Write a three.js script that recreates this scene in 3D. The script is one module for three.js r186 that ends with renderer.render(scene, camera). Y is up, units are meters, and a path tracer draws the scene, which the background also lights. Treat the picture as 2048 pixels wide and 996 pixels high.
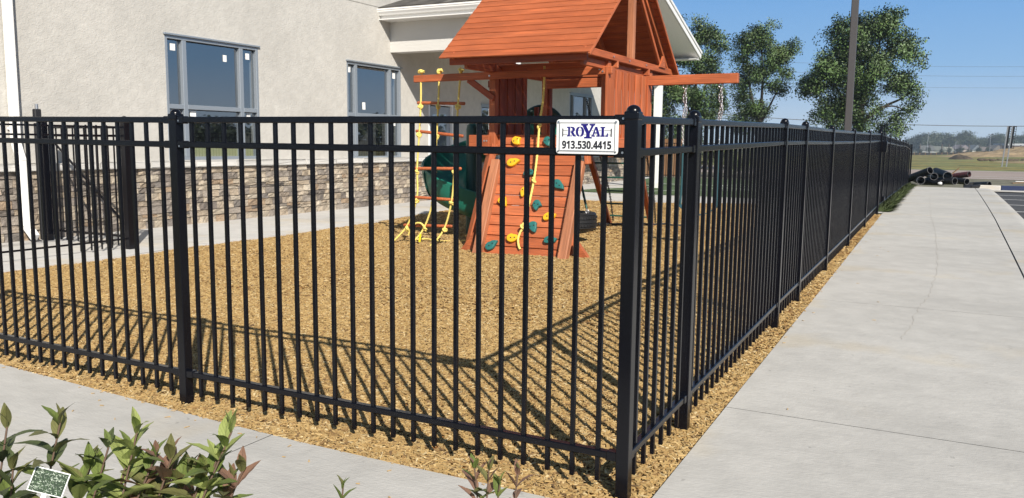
import * as THREE from 'three';
import { mergeGeometries, mergeVertices, toCreasedNormals } from 'three/addons/utils/BufferGeometryUtils.js';
import { RoundedBoxGeometry } from 'three/addons/geometries/RoundedBoxGeometry.js';

/* ------------------------------------------------------------------ camera, sky, sun, exposure */
const scene = new THREE.Scene();
const camera = new THREE.PerspectiveCamera(32.97, 1024 / 498, 0.05, 4000);
camera.rotation.order = 'YXZ';
camera.position.set(1.0733, 1.3713, 3.0426);
camera.rotation.set(-0.1249, 0.4793, 0.0102);

const renderer = new THREE.WebGLRenderer({ antialias: true });
renderer.setSize(1024, 498);
renderer.toneMapping = THREE.LinearToneMapping;
renderer.toneMappingExposure = 1.3;
renderer.shadowMap.enabled = true;

scene.fog = new THREE.FogExp2(0xb4c4d4, 0.0004);
const SUN = new THREE.Vector3(1.58, 1.55, 1.55).normalize();
const sun = new THREE.DirectionalLight(new THREE.Color(1.0, 0.94, 0.845), 5.0);
sun.position.copy(SUN).multiplyScalar(60);
sun.target.position.set(-4, 0, -8);
sun.position.add(sun.target.position);
sun.castShadow = true;
sun.shadow.mapSize.set(4096, 4096);
Object.assign(sun.shadow.camera, { left: -40, right: 40, top: 40, bottom: -40, near: 1, far: 140 });
scene.add(sun, sun.target);

{ // clear morning air: pale near the horizon, deep blue above
  const W = 512, H = 512, d = new Float32Array(W * H * 4);
  const stops = [[-90, .20, .20, .18], [-3, .30, .32, .32], [0, .41, .505, .595], [2, .355, .465, .595], [5, .215, .38, .60], [10, .135, .305, .585], [20, .088, .185, .35], [45, .052, .10, .18], [90, .036, .068, .118]];
  for (let j = 0; j < H; j++) {
    const e = ((j + .5) / H - .5) * 180;
    let k = 0; while (k < stops.length - 2 && e > stops[k + 1][0]) k++;
    const a = stops[k], b = stops[k + 1], t = Math.min(1, Math.max(0, (e - a[0]) / (b[0] - a[0])));
    const y = Math.sin(e * Math.PI / 180), c = Math.cos(e * Math.PI / 180);
    for (let i = 0; i < W; i++) {
      const phi = ((i + .5) / W - .5) * 2 * Math.PI;
      const cosA = c * Math.cos(phi) * SUN.x + y * SUN.y + c * Math.sin(phi) * SUN.z;
      const ang = Math.acos(Math.min(1, Math.max(-1, cosA)));
      const glow = e > 0 ? .35 * Math.exp(-ang * ang / .10) + .05 * Math.exp(-ang * ang / .8) : 0;
      const o = (j * W + i) * 4;
      for (let q = 0; q < 3; q++) d[o + q] = a[q + 1] + (b[q + 1] - a[q + 1]) * t + glow * [1, .95, .85][q];
      d[o + 3] = 1;
    }
  }
  const sky = new THREE.DataTexture(d, W, H, THREE.RGBAFormat, THREE.FloatType);
  sky.mapping = THREE.EquirectangularReflectionMapping;
  sky.magFilter = sky.minFilter = THREE.LinearFilter; sky.needsUpdate = true;
  scene.background = sky; scene.environment = sky;
}

/* ------------------------------------------------------------------ helpers */
function makeRng(s) { return () => { s |= 0; s = s + 0x6D2B79F5 | 0; let t = Math.imul(s ^ s >>> 15, 1 | s); t = t + Math.imul(t ^ t >>> 7, 61 | t) ^ t; return ((t ^ t >>> 14) >>> 0) / 4294967296; }; }
let rnd = makeRng(7);
const R = (a, b) => a + (b - a) * rnd();
const pick = a => a[Math.floor(rnd() * a.length)];
const V = (x, y, z) => new THREE.Vector3(x, y, z);
const lerp = (a, b, t) => a + (b - a) * t;
const clamp = (x, a = 0, b = 1) => Math.min(b, Math.max(a, x));
const smooth = (a, b, x) => { const t = clamp((x - a) / (b - a)); return t * t * (3 - 2 * t); };
const usedNames = {};
function numbered(n) { const k = usedNames[n] = (usedNames[n] ?? -1) + 1; return k ? `${n}_${String(k).padStart(3, '0')}` : n; }
function tag(o, label, category, group, kind) {
  if (label) o.userData.label = label;
  if (category) o.userData.category = category;
  if (group) o.userData.group = group;
  if (kind) o.userData.kind = kind;
  return o;
}
function thing(name, label, category, pos = [0, 0, 0], turn = 0, group) {
  const o = new THREE.Group(); o.name = numbered(name); o.position.set(...pos); o.rotation.y = turn; scene.add(o);
  return tag(o, label, category, group);
}
function put(parent, name, geo, mat, pos, rot, scale) {
  const m = new THREE.Mesh(geo, mat); m.name = parent === scene ? numbered(name) : name;
  if (pos) m.position.set(pos[0], pos[1], pos[2]);
  if (rot) m.rotation.set(rot[0], rot[1], rot[2]);
  if (scale) m.scale.set(scale[0], scale[1], scale[2]);
  m.castShadow = m.receiveShadow = true; parent.add(m); return m;
}
function sub(parent, name, pos = [0, 0, 0], rot) { const g = new THREE.Group(); g.name = name; g.position.set(...pos); if (rot) g.rotation.set(...rot); parent.add(g); return g; }
function struct(name, geo, mat, pos) { return tag(put(scene, name, geo, mat, pos), null, null, null, 'structure'); }
// a mesh stretched along x, turned to run from a to b
const X1 = V(1, 0, 0);
function span(parent, name, geo, mat, a, b, roll = 0) {
  const d = b.clone().sub(a), L = d.length(), m = put(parent, name, geo, mat);
  m.position.copy(a).addScaledVector(d, .5); m.scale.x = L;
  const x = d.clone().normalize(), up = Math.abs(x.y) > .98 ? V(0, 0, 1) : V(0, 1, 0);
  const z = x.clone().cross(up).normalize(), y = z.clone().cross(x);
  m.quaternion.setFromRotationMatrix(new THREE.Matrix4().makeBasis(x, y, z));
  if (roll) m.rotateX(roll);
  return m;
}
// a box with chamfered edges and uv in metres, the grain along its longest side
function board(sx, sy, sz, c = .004, gu = 1.6, gv = .42) {
  const h = [sx / 2, sy / 2, sz / 2]; c = Math.min(c, h[0] * .6, h[1] * .6, h[2] * .6);
  const P = [], N = [], U = [], g = sx >= sy && sx >= sz ? 0 : sy >= sz ? 1 : 2, ou = rnd(), ov = rnd();
  const quad = pts => {
    const a = V(...pts[0]), n = V(...pts[1]).sub(a).cross(V(...pts[2]).sub(a)).normalize();
    const cen = pts.reduce((s, p) => s.add(V(...p)), V(0, 0, 0));
    if (n.dot(cen) < 0) { pts.reverse(); n.negate(); }
    const an = [Math.abs(n.x), Math.abs(n.y), Math.abs(n.z)], na = an.indexOf(Math.max(...an));
    const va = [0, 1, 2].filter(k => k !== na && k !== g), ua = na === g ? va[1] : g;
    const tri = pts.length === 3 ? [0, 1, 2] : [0, 1, 2, 0, 2, 3];
    for (const i of tri) { P.push(...pts[i]); N.push(n.x, n.y, n.z); U.push(pts[i][ua] / gu + ou, pts[i][va[0]] / gv + ov); }
  };
  for (let a = 0; a < 3; a++) for (const s of [-1, 1]) {
    const b = (a + 1) % 3, d = (a + 2) % 3;
    quad([[-1, -1], [1, -1], [1, 1], [-1, 1]].map(([p, q]) => { const v = []; v[a] = s * h[a]; v[b] = p * (h[b] - c); v[d] = q * (h[d] - c); return v; }));
    for (const t of [-1, 1]) quad([[-1, 0], [1, 0], [1, 1], [-1, 1]].map(([p, q]) => { const v = []; v[a] = p * (h[a] - c); v[b] = s * (h[b] - (q ? c : 0)); v[d] = t * (h[d] - (q ? 0 : c)); return v; }));
  }
  for (const x of [-1, 1]) for (const y of [-1, 1]) for (const z of [-1, 1]) quad([[x * h[0], y * (h[1] - c), z * (h[2] - c)], [x * (h[0] - c), y * h[1], z * (h[2] - c)], [x * (h[0] - c), y * (h[1] - c), z * h[2]]]);
  const G = new THREE.BufferGeometry();
  G.setAttribute('position', new THREE.Float32BufferAttribute(P, 3)); G.setAttribute('normal', new THREE.Float32BufferAttribute(N, 3)); G.setAttribute('uv', new THREE.Float32BufferAttribute(U, 2));
  return G;
}
const box = (x, y, z, px = 0, py = 0, pz = 0) => new THREE.BoxGeometry(x, y, z).translate(px, py, pz);
function tube(pts, r, seg = 24, rad = 8) { return new THREE.TubeGeometry(new THREE.CatmullRomCurve3(pts.map(p => V(...p))), seg, r, rad, false); }
const merge = l => mergeGeometries(l.map(g => { const k = g.index ? g.toNonIndexed() : g; for (const a of Object.keys(k.attributes)) if (!['position', 'normal', 'uv'].includes(a)) k.deleteAttribute(a); return k; }));
// a flat polygon at height y(x, z), cut into a grid: corners as [x, z]
function sheet(nx, nz, at) {
  const P = [], U = [], I = [];
  for (let j = 0; j <= nz; j++) for (let i = 0; i <= nx; i++) { const [x, y, z] = at(i / nx, j / nz); P.push(x, y, z); U.push(x, z); }
  for (let j = 0; j < nz; j++) for (let i = 0; i < nx; i++) { const a = j * (nx + 1) + i, b = a + 1, c = a + nx + 1, d = c + 1; I.push(a, c, b, b, c, d); }
  const G = new THREE.BufferGeometry();
  G.setAttribute('position', new THREE.Float32BufferAttribute(P, 3)); G.setAttribute('uv', new THREE.Float32BufferAttribute(U, 2)); G.setIndex(I);
  const q = G.clone(); q.computeVertexNormals();
  if (q.attributes.normal.getY(0) < 0) { for (let k = 0; k < I.length; k += 3) [I[k + 1], I[k + 2]] = [I[k + 2], I[k + 1]]; G.setIndex(I); }
  G.computeVertexNormals(); return G;
}
// tileable noise
function lattice(n, seed) { const r = makeRng(seed), a = new Float32Array(n * n); for (let i = 0; i < a.length; i++) a[i] = r(); return (u, v) => { const x = u * n, y = v * n, i = Math.floor(x), j = Math.floor(y); let fx = x - i, fy = y - j; fx = fx * fx * (3 - 2 * fx); fy = fy * fy * (3 - 2 * fy); const w = (p, q) => a[(((q % n) + n) % n) * n + (((p % n) + n) % n)]; return lerp(lerp(w(i, j), w(i + 1, j), fx), lerp(w(i, j + 1), w(i + 1, j + 1), fx), fy); }; }
function fbm(n, oct, seed, gain = .5) { const L = []; for (let k = 0; k < oct; k++) L.push(lattice(n << k, seed + k * 13)); return (u, v) => { let s = 0, a = 1, t = 0; for (const f of L) { s += f(u, v) * a; t += a; a *= gain; } return s / t; }; }
function dataTex(w, h, fn, srgb, rx = 1, ry = 1) {
  const d = new Uint8Array(w * h * 4);
  for (let j = 0; j < h; j++) for (let i = 0; i < w; i++) { const c = fn(i / w, j / h, i, j), o = (j * w + i) * 4; if (typeof c === 'number') d[o] = d[o + 1] = d[o + 2] = clamp(c) * 255; else for (let k = 0; k < 3; k++) d[o + k] = clamp(c[k]) * 255; d[o + 3] = 255; }
  const t = new THREE.DataTexture(d, w, h); t.wrapS = t.wrapT = THREE.RepeatWrapping; t.magFilter = THREE.LinearFilter; t.minFilter = THREE.LinearMipmapLinearFilter; t.generateMipmaps = true;
  if (srgb) t.colorSpace = THREE.SRGBColorSpace; t.repeat.set(rx, ry); t.needsUpdate = true; return t;
}
const std = o => new THREE.MeshStandardMaterial({ metalness: 0, roughness: .8, ...o });
const lin = (r, g, b) => new THREE.Color().setRGB(r, g, b);
const noFog = m => m;

/* ------------------------------------------------------------------ materials */
const M = {};
{
  const f1 = fbm(4, 6, 11), f2 = fbm(24, 4, 23), f3 = fbm(6, 5, 31);
  // trowelled stucco
  M.stucco = std({ color: lin(.585, .568, .535), roughness: .95, bumpScale: .0032,
    map: dataTex(512, 512, (u, v) => { const k = .93 + .1 * (f1(u, v) - .5) + .07 * (f2(u, v) - .5); return [k, k * .995, k * .985]; }, true, .4, .4),
    bumpMap: dataTex(1024, 1024, (u, v) => { const a = f2(u * 1, v * 2), b = f3(u * 2, v * 3); return smooth(.40, .62, a) * .3 + smooth(.52, .58, b) * .35 + .35 * f1(u * 5, v * 5); }, false, 1.5, 1.3) });
  M.trimStucco = std({ color: lin(.585, .568, .535), roughness: .95, bumpScale: .002, bumpMap: M.stucco.bumpMap });
  // concrete paving: blotches, brushed streaks and small pits
  const c1 = fbm(3, 7, 41, .55), c2 = fbm(32, 4, 43), c3 = fbm(5, 4, 47), br = lattice(256, 49);
  const cm = dataTex(1024, 1024, (u, v) => { let k = .92 + .14 * (c1(u, v) - .5) + .08 * (c2(u, v) - .5) + .03 * (br(u * .15, v * 2) - .5); const st = smooth(.54, .74, c3(u, v)); if (c2(u * 2, v * 2) > .86) k -= .10; return [k + .005 * st, k - .018 * st, k - .06 * st]; }, true, .27, .27);
  M.concrete = std({ color: lin(.55, .53, .492), roughness: .92, map: cm, bumpScale: .003, bumpMap: dataTex(512, 512, (u, v) => .6 * c2(u, v) + .4 * br(u * .3, v * 2), false, .8, .8) });
  M.concretePale = std({ color: lin(.62, .60, .57), roughness: .92, map: cm });
  M.jointDark = std({ color: lin(.30, .285, .26), roughness: 1 });
  M.crack = std({ color: lin(.41, .385, .345), roughness: 1 });
  M.asphalt = std({ color: lin(.075, .075, .08), roughness: .95, map: dataTex(512, 512, (u, v) => { const k = .8 + .35 * (c2(u * 2, v * 2) - .5) + .3 * (c1(u, v) - .5); return k; }, true, .4, .4) });
  M.road = std({ color: lin(.36, .29, .25), roughness: .95, map: dataTex(512, 512, (u, v) => .9 + .25 * (c1(u, v) - .5), true, .05, .1) });
  M.paint = std({ color: lin(.78, .78, .76), roughness: .8 });
  M.darkBlue = std({ color: lin(.02, .035, .10), roughness: .8, map: cm });
  // field: dry and green patches
  const g1 = fbm(5, 7, 61, .6), g2 = fbm(40, 4, 63);
  M.field = std({ color: lin(.30, .325, .11), roughness: 1, map: dataTex(1024, 1024, (u, v) => { const k = .72 + .5 * (g2(u, v) - .5) + .35 * (g1(u, v) - .5), y = smooth(.45, .68, g1(u + .3, v + .6)); return [k + .14 * y, k + .03 * y, k - .03 * y]; }, true, .035, .035), bumpScale: .05, bumpMap: dataTex(512, 512, (u, v) => g2(u, v), false, .5, .5) });
  M.turf = std({ color: lin(.12, .19, .07), roughness: 1, map: dataTex(512, 512, (u, v) => .78 + .5 * (g2(u, v) - .5) + .1 * (g1(u, v) - .5), true, .5, .5) });
  M.dirt = std({ color: lin(.50, .36, .20), roughness: 1, map: dataTex(512, 512, (u, v) => { const k = .8 + .6 * (g1(u, v) - .5) + .3 * (g2(u, v) - .5); return k; }, true, .15, .15), bumpScale: .1, bumpMap: dataTex(256, 256, (u, v) => g1(u, v), false, .2, .2) });
  M.darkDirt = M.dirt.clone(); M.darkDirt.color = lin(.13, .10, .07);
  M.verge = M.dirt.clone(); M.verge.color = lin(.22, .205, .14);
  M.soil = M.dirt.clone(); M.soil.color = lin(.07, .05, .035);
  // wood mulch below the loose chips: shreds drawn at random
  {
    const S = 1024, col = new Float32Array(S * S * 3).fill(.16), hgt = new Float32Array(S * S), r = makeRng(99);
    for (let k = 0; k < S * S; k++) { col[k * 3] = .30; col[k * 3 + 1] = .19; col[k * 3 + 2] = .085; }
    for (let n = 0; n < 15000; n++) {
      const cx = r() * S, cy = r() * S, L = 8 + r() * 20, w = 2 + r() * 4.5, a = r() * Math.PI, ca = Math.cos(a), sa = Math.sin(a), t = r();
      const base = t < .18 ? [.36, .23, .11] : t < .7 ? [.70, .51, .27] : t < .92 ? [.80, .63, .38] : [.56, .36, .17], v = .85 + .3 * r(), hh = r();
      for (let q = -L; q <= L; q++) for (let p = -w; p <= w; p++) {
        const x = ((Math.round(cx + q * ca - p * sa) % S) + S) % S, y = ((Math.round(cy + q * sa + p * ca) % S) + S) % S, o = y * S + x, s = v * (.93 + .14 * ((Math.abs(p * 7 + n) % 3) / 3));
        col[o * 3] = base[0] * s; col[o * 3 + 1] = base[1] * s; col[o * 3 + 2] = base[2] * s; hgt[o] = .25 + .75 * hh;
      }
    }
    M.mulch = std({ color: lin(.72, .68, .60), roughness: 1, map: dataTex(S, S, (u, v, i, j) => { const o = (j * S + i) * 3; return [col[o], col[o + 1], col[o + 2]]; }, true, .55, .55), bumpScale: .016, bumpMap: dataTex(S, S, (u, v, i, j) => hgt[j * S + i], false, .55, .55) });
  }
  M.chip = std({ color: lin(1, 1, 1), roughness: .95 });
  // stained softwood: streaky grain, knots
  const w1 = lattice(128, 71), w2 = lattice(512, 73), w3 = fbm(4, 4, 77), kn = [];
  { const r = makeRng(5); for (let k = 0; k < 9; k++) kn.push([r(), r(), .006 + .008 * r()]); }
  const woodTex = dataTex(1024, 512, (u, v) => {
    const wob = .03 * (w3(u, v) - .5); let k = .80 + .20 * (w1(u * .06, v + wob) - .5) + .14 * (w2(u * .05, v * 1 + wob) - .5) + .22 * (w3(u, v) - .5), pale = 0;
    for (const [a, b, s] of kn) { let du = u - a, dv = v - b; du -= Math.round(du); dv -= Math.round(dv); const q = Math.hypot(du * 1.6, dv * .9) / s; if (q < 3) { k -= .16 * Math.exp(-q * q); pale += .18 * Math.exp(-(q - 1.6) * (q - 1.6) * 4); } }
    return [k + pale * .5, k * .98 + pale * .45, k * .95 + pale * .35];
  }, true);
  const woodBump = dataTex(512, 512, (u, v) => .6 * w2(u * .05, v) + .4 * w1(u * .1, v), false);
  M.woodTones = [[.71, .195, .07], [.67, .178, .061], [.74, .212, .08], [.64, .166, .056]].map(c => std({ color: lin(...c), roughness: .62, map: woodTex, bumpMap: woodBump, bumpScale: .0012 }));
  M.wood = M.woodTones[0];
  M.woodPale = std({ color: lin(.62, .25, .125), roughness: .6, map: woodTex, bumpMap: woodBump, bumpScale: .0012 });
  M.woodDeep = std({ color: lin(.46, .105, .042), roughness: .65, map: woodTex, bumpMap: woodBump, bumpScale: .0012 });
  M.fenceWood = std({ color: lin(.36, .19, .09), roughness: .85, map: woodTex });
  M.debrisWood = std({ color: lin(.42, .26, .14), roughness: .85, map: woodTex });
  // metals, plastics
  const speck = fbm(64, 3, 83);
  M.black = new THREE.MeshPhysicalMaterial({ specularIntensity: .62, metalness: 0, color: lin(.085, .09, .14), map: dataTex(256, 256, (u, v) => smooth(.80, .86, speck(u, v)) * .5 + .245, true, 6, 6), roughness: .27, roughnessMap: dataTex(256, 256, (u, v) => .85 + .4 * (speck(u, v) - .5), false) });
  M.blackMatt = std({ color: lin(.016, .016, .018), roughness: .6 });
  M.steel = std({ color: lin(.55, .55, .56), roughness: .35, metalness: .9 });
  M.greySteel = std({ color: lin(.28, .29, .31), roughness: .5, metalness: .4 });
  M.pole = std({ color: lin(.065, .06, .06), roughness: .5 });
  M.frame = std({ color: lin(.30, .335, .375), roughness: .38, metalness: .35 });
  M.white = std({ color: lin(.80, .79, .77), roughness: .45 });
  M.whiteSoft = std({ color: lin(.72, .71, .69), roughness: .7 });
  M.paper = std({ color: lin(.82, .82, .80), roughness: .9 });
  M.glass = new THREE.MeshPhysicalMaterial({ color: lin(.58, .62, .65), roughness: .015, transmission: 1, thickness: 0, ior: 3.3, metalness: 0 });
  M.room = std({ color: lin(.20, .19, .18), roughness: .95 });
  M.door = std({ color: lin(.34, .38, .42), roughness: .5 });
  const shl = lattice(48, 88);
  M.shingle = std({ color: lin(.20, .185, .165), roughness: 1, map: dataTex(512, 512, (u, v) => { const row = Math.floor(v * 12), k = shl(u, row / 12); return .7 + .5 * (k - .5) + .3 * (speck(u, v) - .5); }, true, .5, .5) });
  M.slide = new THREE.MeshPhysicalMaterial({ color: lin(.012, .155, .108), roughness: .38, side: THREE.DoubleSide });
  M.slideDark = new THREE.MeshPhysicalMaterial({ color: lin(.006, .055, .045), roughness: .4 });
  M.rubber = std({ color: lin(.016, .016, .017), roughness: .42 });
  M.pipe = std({ color: lin(.009, .009, .011), roughness: .45 });
  M.pipeRim = std({ color: lin(.12, .12, .125), roughness: .6 });
  M.holdYellow = std({ color: lin(.80, .46, .015), roughness: .5 });
  M.holdTeal = std({ color: lin(.018, .145, .135), roughness: .5 });
  M.rope = std({ color: lin(.76, .60, .16), roughness: .8 });
  M.ropeTag = std({ color: lin(.80, .68, .02), roughness: .5 });
  M.tealSleeve = std({ color: lin(.016, .07, .085), roughness: .5 });
  M.greenBar = std({ color: lin(.012, .075, .055), roughness: .45 });
  M.bark = std({ color: lin(.075, .062, .052), roughness: 1, bumpScale: .02, bumpMap: dataTex(256, 256, (u, v) => w1(u * .2, v * .1), false, 3, 1) });
  M.stoneTones = [[.42, .375, .335], [.53, .445, .35], [.25, .22, .20], [.64, .56, .455], [.49, .37, .265], [.35, .31, .28], [.60, .52, .425], [.46, .39, .325], [.69, .62, .52], [.29, .265, .25]].map((c, i) => std({ color: lin(...c), roughness: .95, map: i ? null : null }));
  const stMap = dataTex(256, 256, (u, v) => { const k = .82 + .5 * (f3(u, v) - .5) + .15 * (speck(u, v) - .5); return [k, k * .985, k * .96]; }, true);
  for (const m of M.stoneTones) { m.map = stMap; m.bumpMap = M.stucco.bumpMap; m.bumpScale = .01; }
  M.mortar = std({ color: lin(.26, .235, .205), roughness: 1 });
  const leafMat = (r, g, b, t = .3) => new THREE.MeshPhysicalMaterial({ color: lin(r, g, b), roughness: .55, transmission: t, thickness: 0, side: THREE.DoubleSide, specularIntensity: .6, ior: 1.35 });
  M.treeLeaf = leafMat(1, 1, 1, .2); M.treeLeaf.roughness = .8;
  const veins = dataTex(256, 256, (u, v) => { const c = Math.abs(v - .5), s = Math.abs(((u * 7 - c * 5) % 1 + 1) % 1 - .5); return .86 + .14 * smooth(.02, .10, c) - .14 * (1 - smooth(.0, .09, s)) + .2 * (speck(u, v) - .5); }, true);
  M.shrubLeaves = { green: leafMat(.165, .215, .055), light: leafMat(.32, .37, .115), olive: leafMat(.185, .185, .068), bronze: leafMat(.27, .155, .105), dark: leafMat(.09, .115, .045) };
  for (const m of Object.values(M.shrubLeaves)) { m.map = veins; m.bumpMap = veins; m.bumpScale = .0012; m.transmission = .28; m.roughness = .5; }
  M.shrubStem = std({ color: lin(.12, .075, .05), roughness: .8 });
}
/* the lie of the land: it rises a little along the side fence and falls away again towards the road */
const KZ = [[0, 0], [-.9, .012], [-3.4, .035], [-6.3, .062], [-8.7, .092], [-11.3, .118], [-14, .145], [-17, .14], [-20, .125], [-25, .09], [-29.5, .03], [-34, -.08], [-42, -.22], [-48, -.3], [-60, -.3]];
function kz(z) { if (z >= 0) return 0; for (let i = 1; i < KZ.length; i++) if (z >= KZ[i][0]) return lerp(KZ[i - 1][1], KZ[i][1], (KZ[i - 1][0] - z) / (KZ[i - 1][0] - KZ[i][0])); return -.3; }
const gy = (x, z) => kz(z) * (z < -30 ? 1 : smooth(-7, -.5, x));
const fx = z => .0095 * Math.min(0, z);                       // the side fence line
const walkEdge = z => z > 0 ? .12 : .12 + .0105 * z;                        // left edge of the side walk
const bedFront = x => x > -1.4 ? .185 : x > -2 ? lerp(.185, .16, (-1.4 - x) / .6) : lerp(.16, .03, clamp((-2 - x) / 2)) - Math.max(0, -4 - x) * .05;
const slabEdge = z => z > -3.8 ? -7.5 : z > -8.2 ? lerp(-7.55, -7.64, (-3.8 - z) / 4.4) : z > -11 ? lerp(-7.64, -8.0, smooth(0, 1, (-8.2 - z) / 2.8)) : -8.0;

/* ------------------------------------------------------------------ ground */
{
  // open country out to the horizon; it drops away behind the crest of the field
  const n = 90, w = t => { const s = t * 2 - 1; return Math.sign(s) * Math.pow(Math.abs(s), 2.6) * 1500; };
  const land = (x, z) => {
    const d = Math.hypot(x, z);
    let y = -.3 - .12 * smooth(20, 5, d);
    if (z < -70) y += smooth(-80, -190, z) * clamp((x + 4) / 26, 0, 1.6) * 1.0 * smooth(-420, -240, z);
    y -= smooth(-205, -420, z) * 3.0 * smooth(60, 20, Math.abs(x) - 120);
    return y;
  };
  struct('ground', sheet(n, n, (u, v) => { const x = w(u), z = w(v) - 60; return [x, land(x, z), z]; }), M.field);
  const road = struct('road', sheet(60, 2, (u, v) => [lerp(-320, 320, u), -.262, lerp(-48.2, -67, v)]), M.road);
  for (const z of [-49.4, -52.7, -66]) { put(road, 'lane_line', sheet(1, 1, (u, v) => [lerp(-320, 320, u), -.257, z + .09 - v * .18]), M.paint); }
  struct('road_verge', sheet(40, 3, (u, v) => [lerp(-60, 60, u), -.272 + .02 * Math.sin(u * 90) * Math.sin(v * 3), lerp(-36.5, -48.2, v)]), M.verge);
}
{ // paving
  const walk = new THREE.Group(); walk.name = 'sidewalk'; scene.add(walk); tag(walk, null, null, null, 'structure');
  const slab = (x0, x1, z0, z1, edge0, mat = M.concrete) => {          // a slab with rounded-off, recessed joints all round
    const g = .0025, top = sheet(edge0 ? 4 : 2, Math.max(2, Math.ceil(Math.abs(z1 - z0) / .8)), (u, v) => { const z = lerp(z0 - g, z1 + g, v), a = edge0 ? edge0(z) : x0 + g; const x = lerp(a, x1 - g, u); return [x, kz(z) * 1.0, z]; });
    const m = put(walk, 'slab', top, mat); m.castShadow = true;
    const side = (ax, az, bx, bz) => put(walk, 'slab_edge', sheet(1, 6, (u, v) => { const z = lerp(az, bz, v), x = lerp(ax, bx, v); return [x, kz(z) - u * .05, z]; }), mat);
    return m;
  };
  const joints = [1.6, -1.26, -4.62, -8.95, -12.4, -16, -19.6, -23.2, -26.6, -29.3];
  for (let i = 0; i < joints.length - 1; i++) slab(.12, 1.79, joints[i], joints[i + 1], walkEdge);
  slab(.12, 1.79, 4.4, 1.6, walkEdge);
  // front walk, along the front of the fence
  const fr = [.12, -1.68, -5.0, -8.4, -12];
  for (let i = 0; i < 4; i++) { const a = fr[i + 1], b = fr[i]; put(walk, 'slab', sheet(10, 3, (u, v) => { const x = lerp(a + .0025, b - .0025, u); return [x, 0, lerp(bedFront(x), 1.55, v)]; }), M.concrete); }
  // edge of the paving against the mulch, a real step
  put(walk, 'slab_edge', sheet(1, 30, (u, v) => { const z = lerp(.19, -29.3, v); return [walkEdge(z), kz(z) - .07 * u, z]; }), M.concrete);
  put(walk, 'slab_edge', sheet(30, 1, (u, v) => { const x = lerp(.12, -12, u); return [x, -.07 * v, bedFront(x)]; }), M.concrete);
  // the open joint beside the kerb, with its dark filler below the surface
  put(walk, 'joint_filler', sheet(1, 30, (u, v) => { const z = lerp(4.4, -29.3, v); return [lerp(1.77, 1.83, u), kz(z) - .022, z]; }), M.jointDark);
  put(walk, 'joint_filler', sheet(20, 20, (u, v) => { const z = lerp(4.4, -29.3, v); return [lerp(walkEdge(z) + .01, 1.78, u), kz(z) - .012, z]; }), M.jointDark);
  put(walk, 'joint_filler', sheet(20, 2, (u, v) => { const x = lerp(.12, -12, u); return [x, -.012, lerp(bedFront(x) + .01, 1.54, v)]; }), M.jointDark);
  { // hairline cracks wandering along the walk, filled with dirt
    const cr = (pts, w) => { rnd = makeRng(pts.length * 31 + 5); const fine = []; for (let i = 0; i < pts.length - 1; i++) for (let k = 0; k < 9; k++) { const t = k / 9; fine.push([lerp(pts[i][0], pts[i + 1][0], t) + R(-.014, .014), lerp(pts[i][1], pts[i + 1][1], t)]); } fine.push(pts[pts.length - 1]); put(walk, 'crack', sheet(1, fine.length - 1, (u, v) => { const [x, z] = fine[Math.round(v * (fine.length - 1))]; return [x + (u - .5) * w * (.35 + .65 * Math.abs(Math.sin(z * 7.3))), kz(z) + .0015, z]; }), M.crack); };
    cr([[.84, -3.35], [.875, -3.9], [.90, -4.6], [.965, -5.3], [.98, -6.0], [1.0, -6.8], [.985, -8.2], [.95, -9.6], [.90, -11.4], [.80, -13.6], [.74, -16.0], [.66, -19], [.6, -22]], .006);
    cr([[.115, .02], [-.2, .33], [-.3, .42], [-.42, .62]], .0025); cr([[1.55, -2.2], [1.62, -2.5], [1.785, -2.62]], .0025);
  }
  const kj = [4.4, .2, -4.6, -9.1, -13.6, -18.2, -22.8, -29.3];
  const kerb = new THREE.Group(); kerb.name = 'kerb'; scene.add(kerb); tag(kerb, null, null, null, 'structure');
  for (let i = 0; i < kj.length - 1; i++) {
    const prof = t => t < .5 ? [1.802, -.02] : t < .6 ? [1.805, 0] : t < .9 ? [lerp(1.84, 2.235, (t - .6) / .3), 0] : t < .97 ? [2.262, -.02] : [2.29, -.16];
    put(kerb, 'kerb_stone', sheet(20, 8, (u, v) => { const z = lerp(kj[i] - .004, kj[i + 1] + .004, v), [x, y] = prof(u); return [x, kz(z) + y, z]; }), M.concrete);
  }
  // far kerb that closes the car park, a stretch of it coloured dark blue, the rest pale
  for (const [a, b, m] of [[1.80, 2.64, M.concretePale], [2.645, 12, M.darkBlue]]) { const k = put(kerb, m === M.darkBlue ? 'dark_blue_kerb' : 'kerb_stone', board(b - a, .34, .16, .02), m, [(a + b) / 2, -.105, -31.4]); }
  put(kerb, 'gutter_strip', sheet(4, 1, (u, v) => [lerp(1.9, 12, u), -.095, lerp(-31.32, -30.1, v)]), M.concretePale);
  struct('parking_lot', sheet(4, 20, (u, v) => { const z = lerp(5, -31.5, v); return [lerp(2.27, 30, u), -.13 + kz(z) * .35, z]; }), M.asphalt);
  const lot = scene.children[scene.children.length - 1];
  for (let k = 0; k < 9; k++) { const z = -27.9 + k * 2.75; put(lot, 'stall_line', sheet(8, 1, (u, v) => { const zz = z + .05 - v * .1; return [lerp(2.33, 7.6, u), -.126 + kz(zz) * .35, zz]; }), M.paint); }
  // walk beside the building and the band beyond the play bed
  const side = new THREE.Group(); side.name = 'building_walk'; scene.add(side); tag(side, null, null, null, 'structure');
  const bj = [2.5, -1.5, -4.9, -8.4, -11.9, -16.1];
  for (let i = 0; i < 5; i++) put(side, 'slab', sheet(4, 8, (u, v) => { const z = lerp(bj[i] - .005, bj[i + 1] + .005, v); return [lerp(-9.95, slabEdge(z), u), .012, z]; }), M.concretePale);
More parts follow.
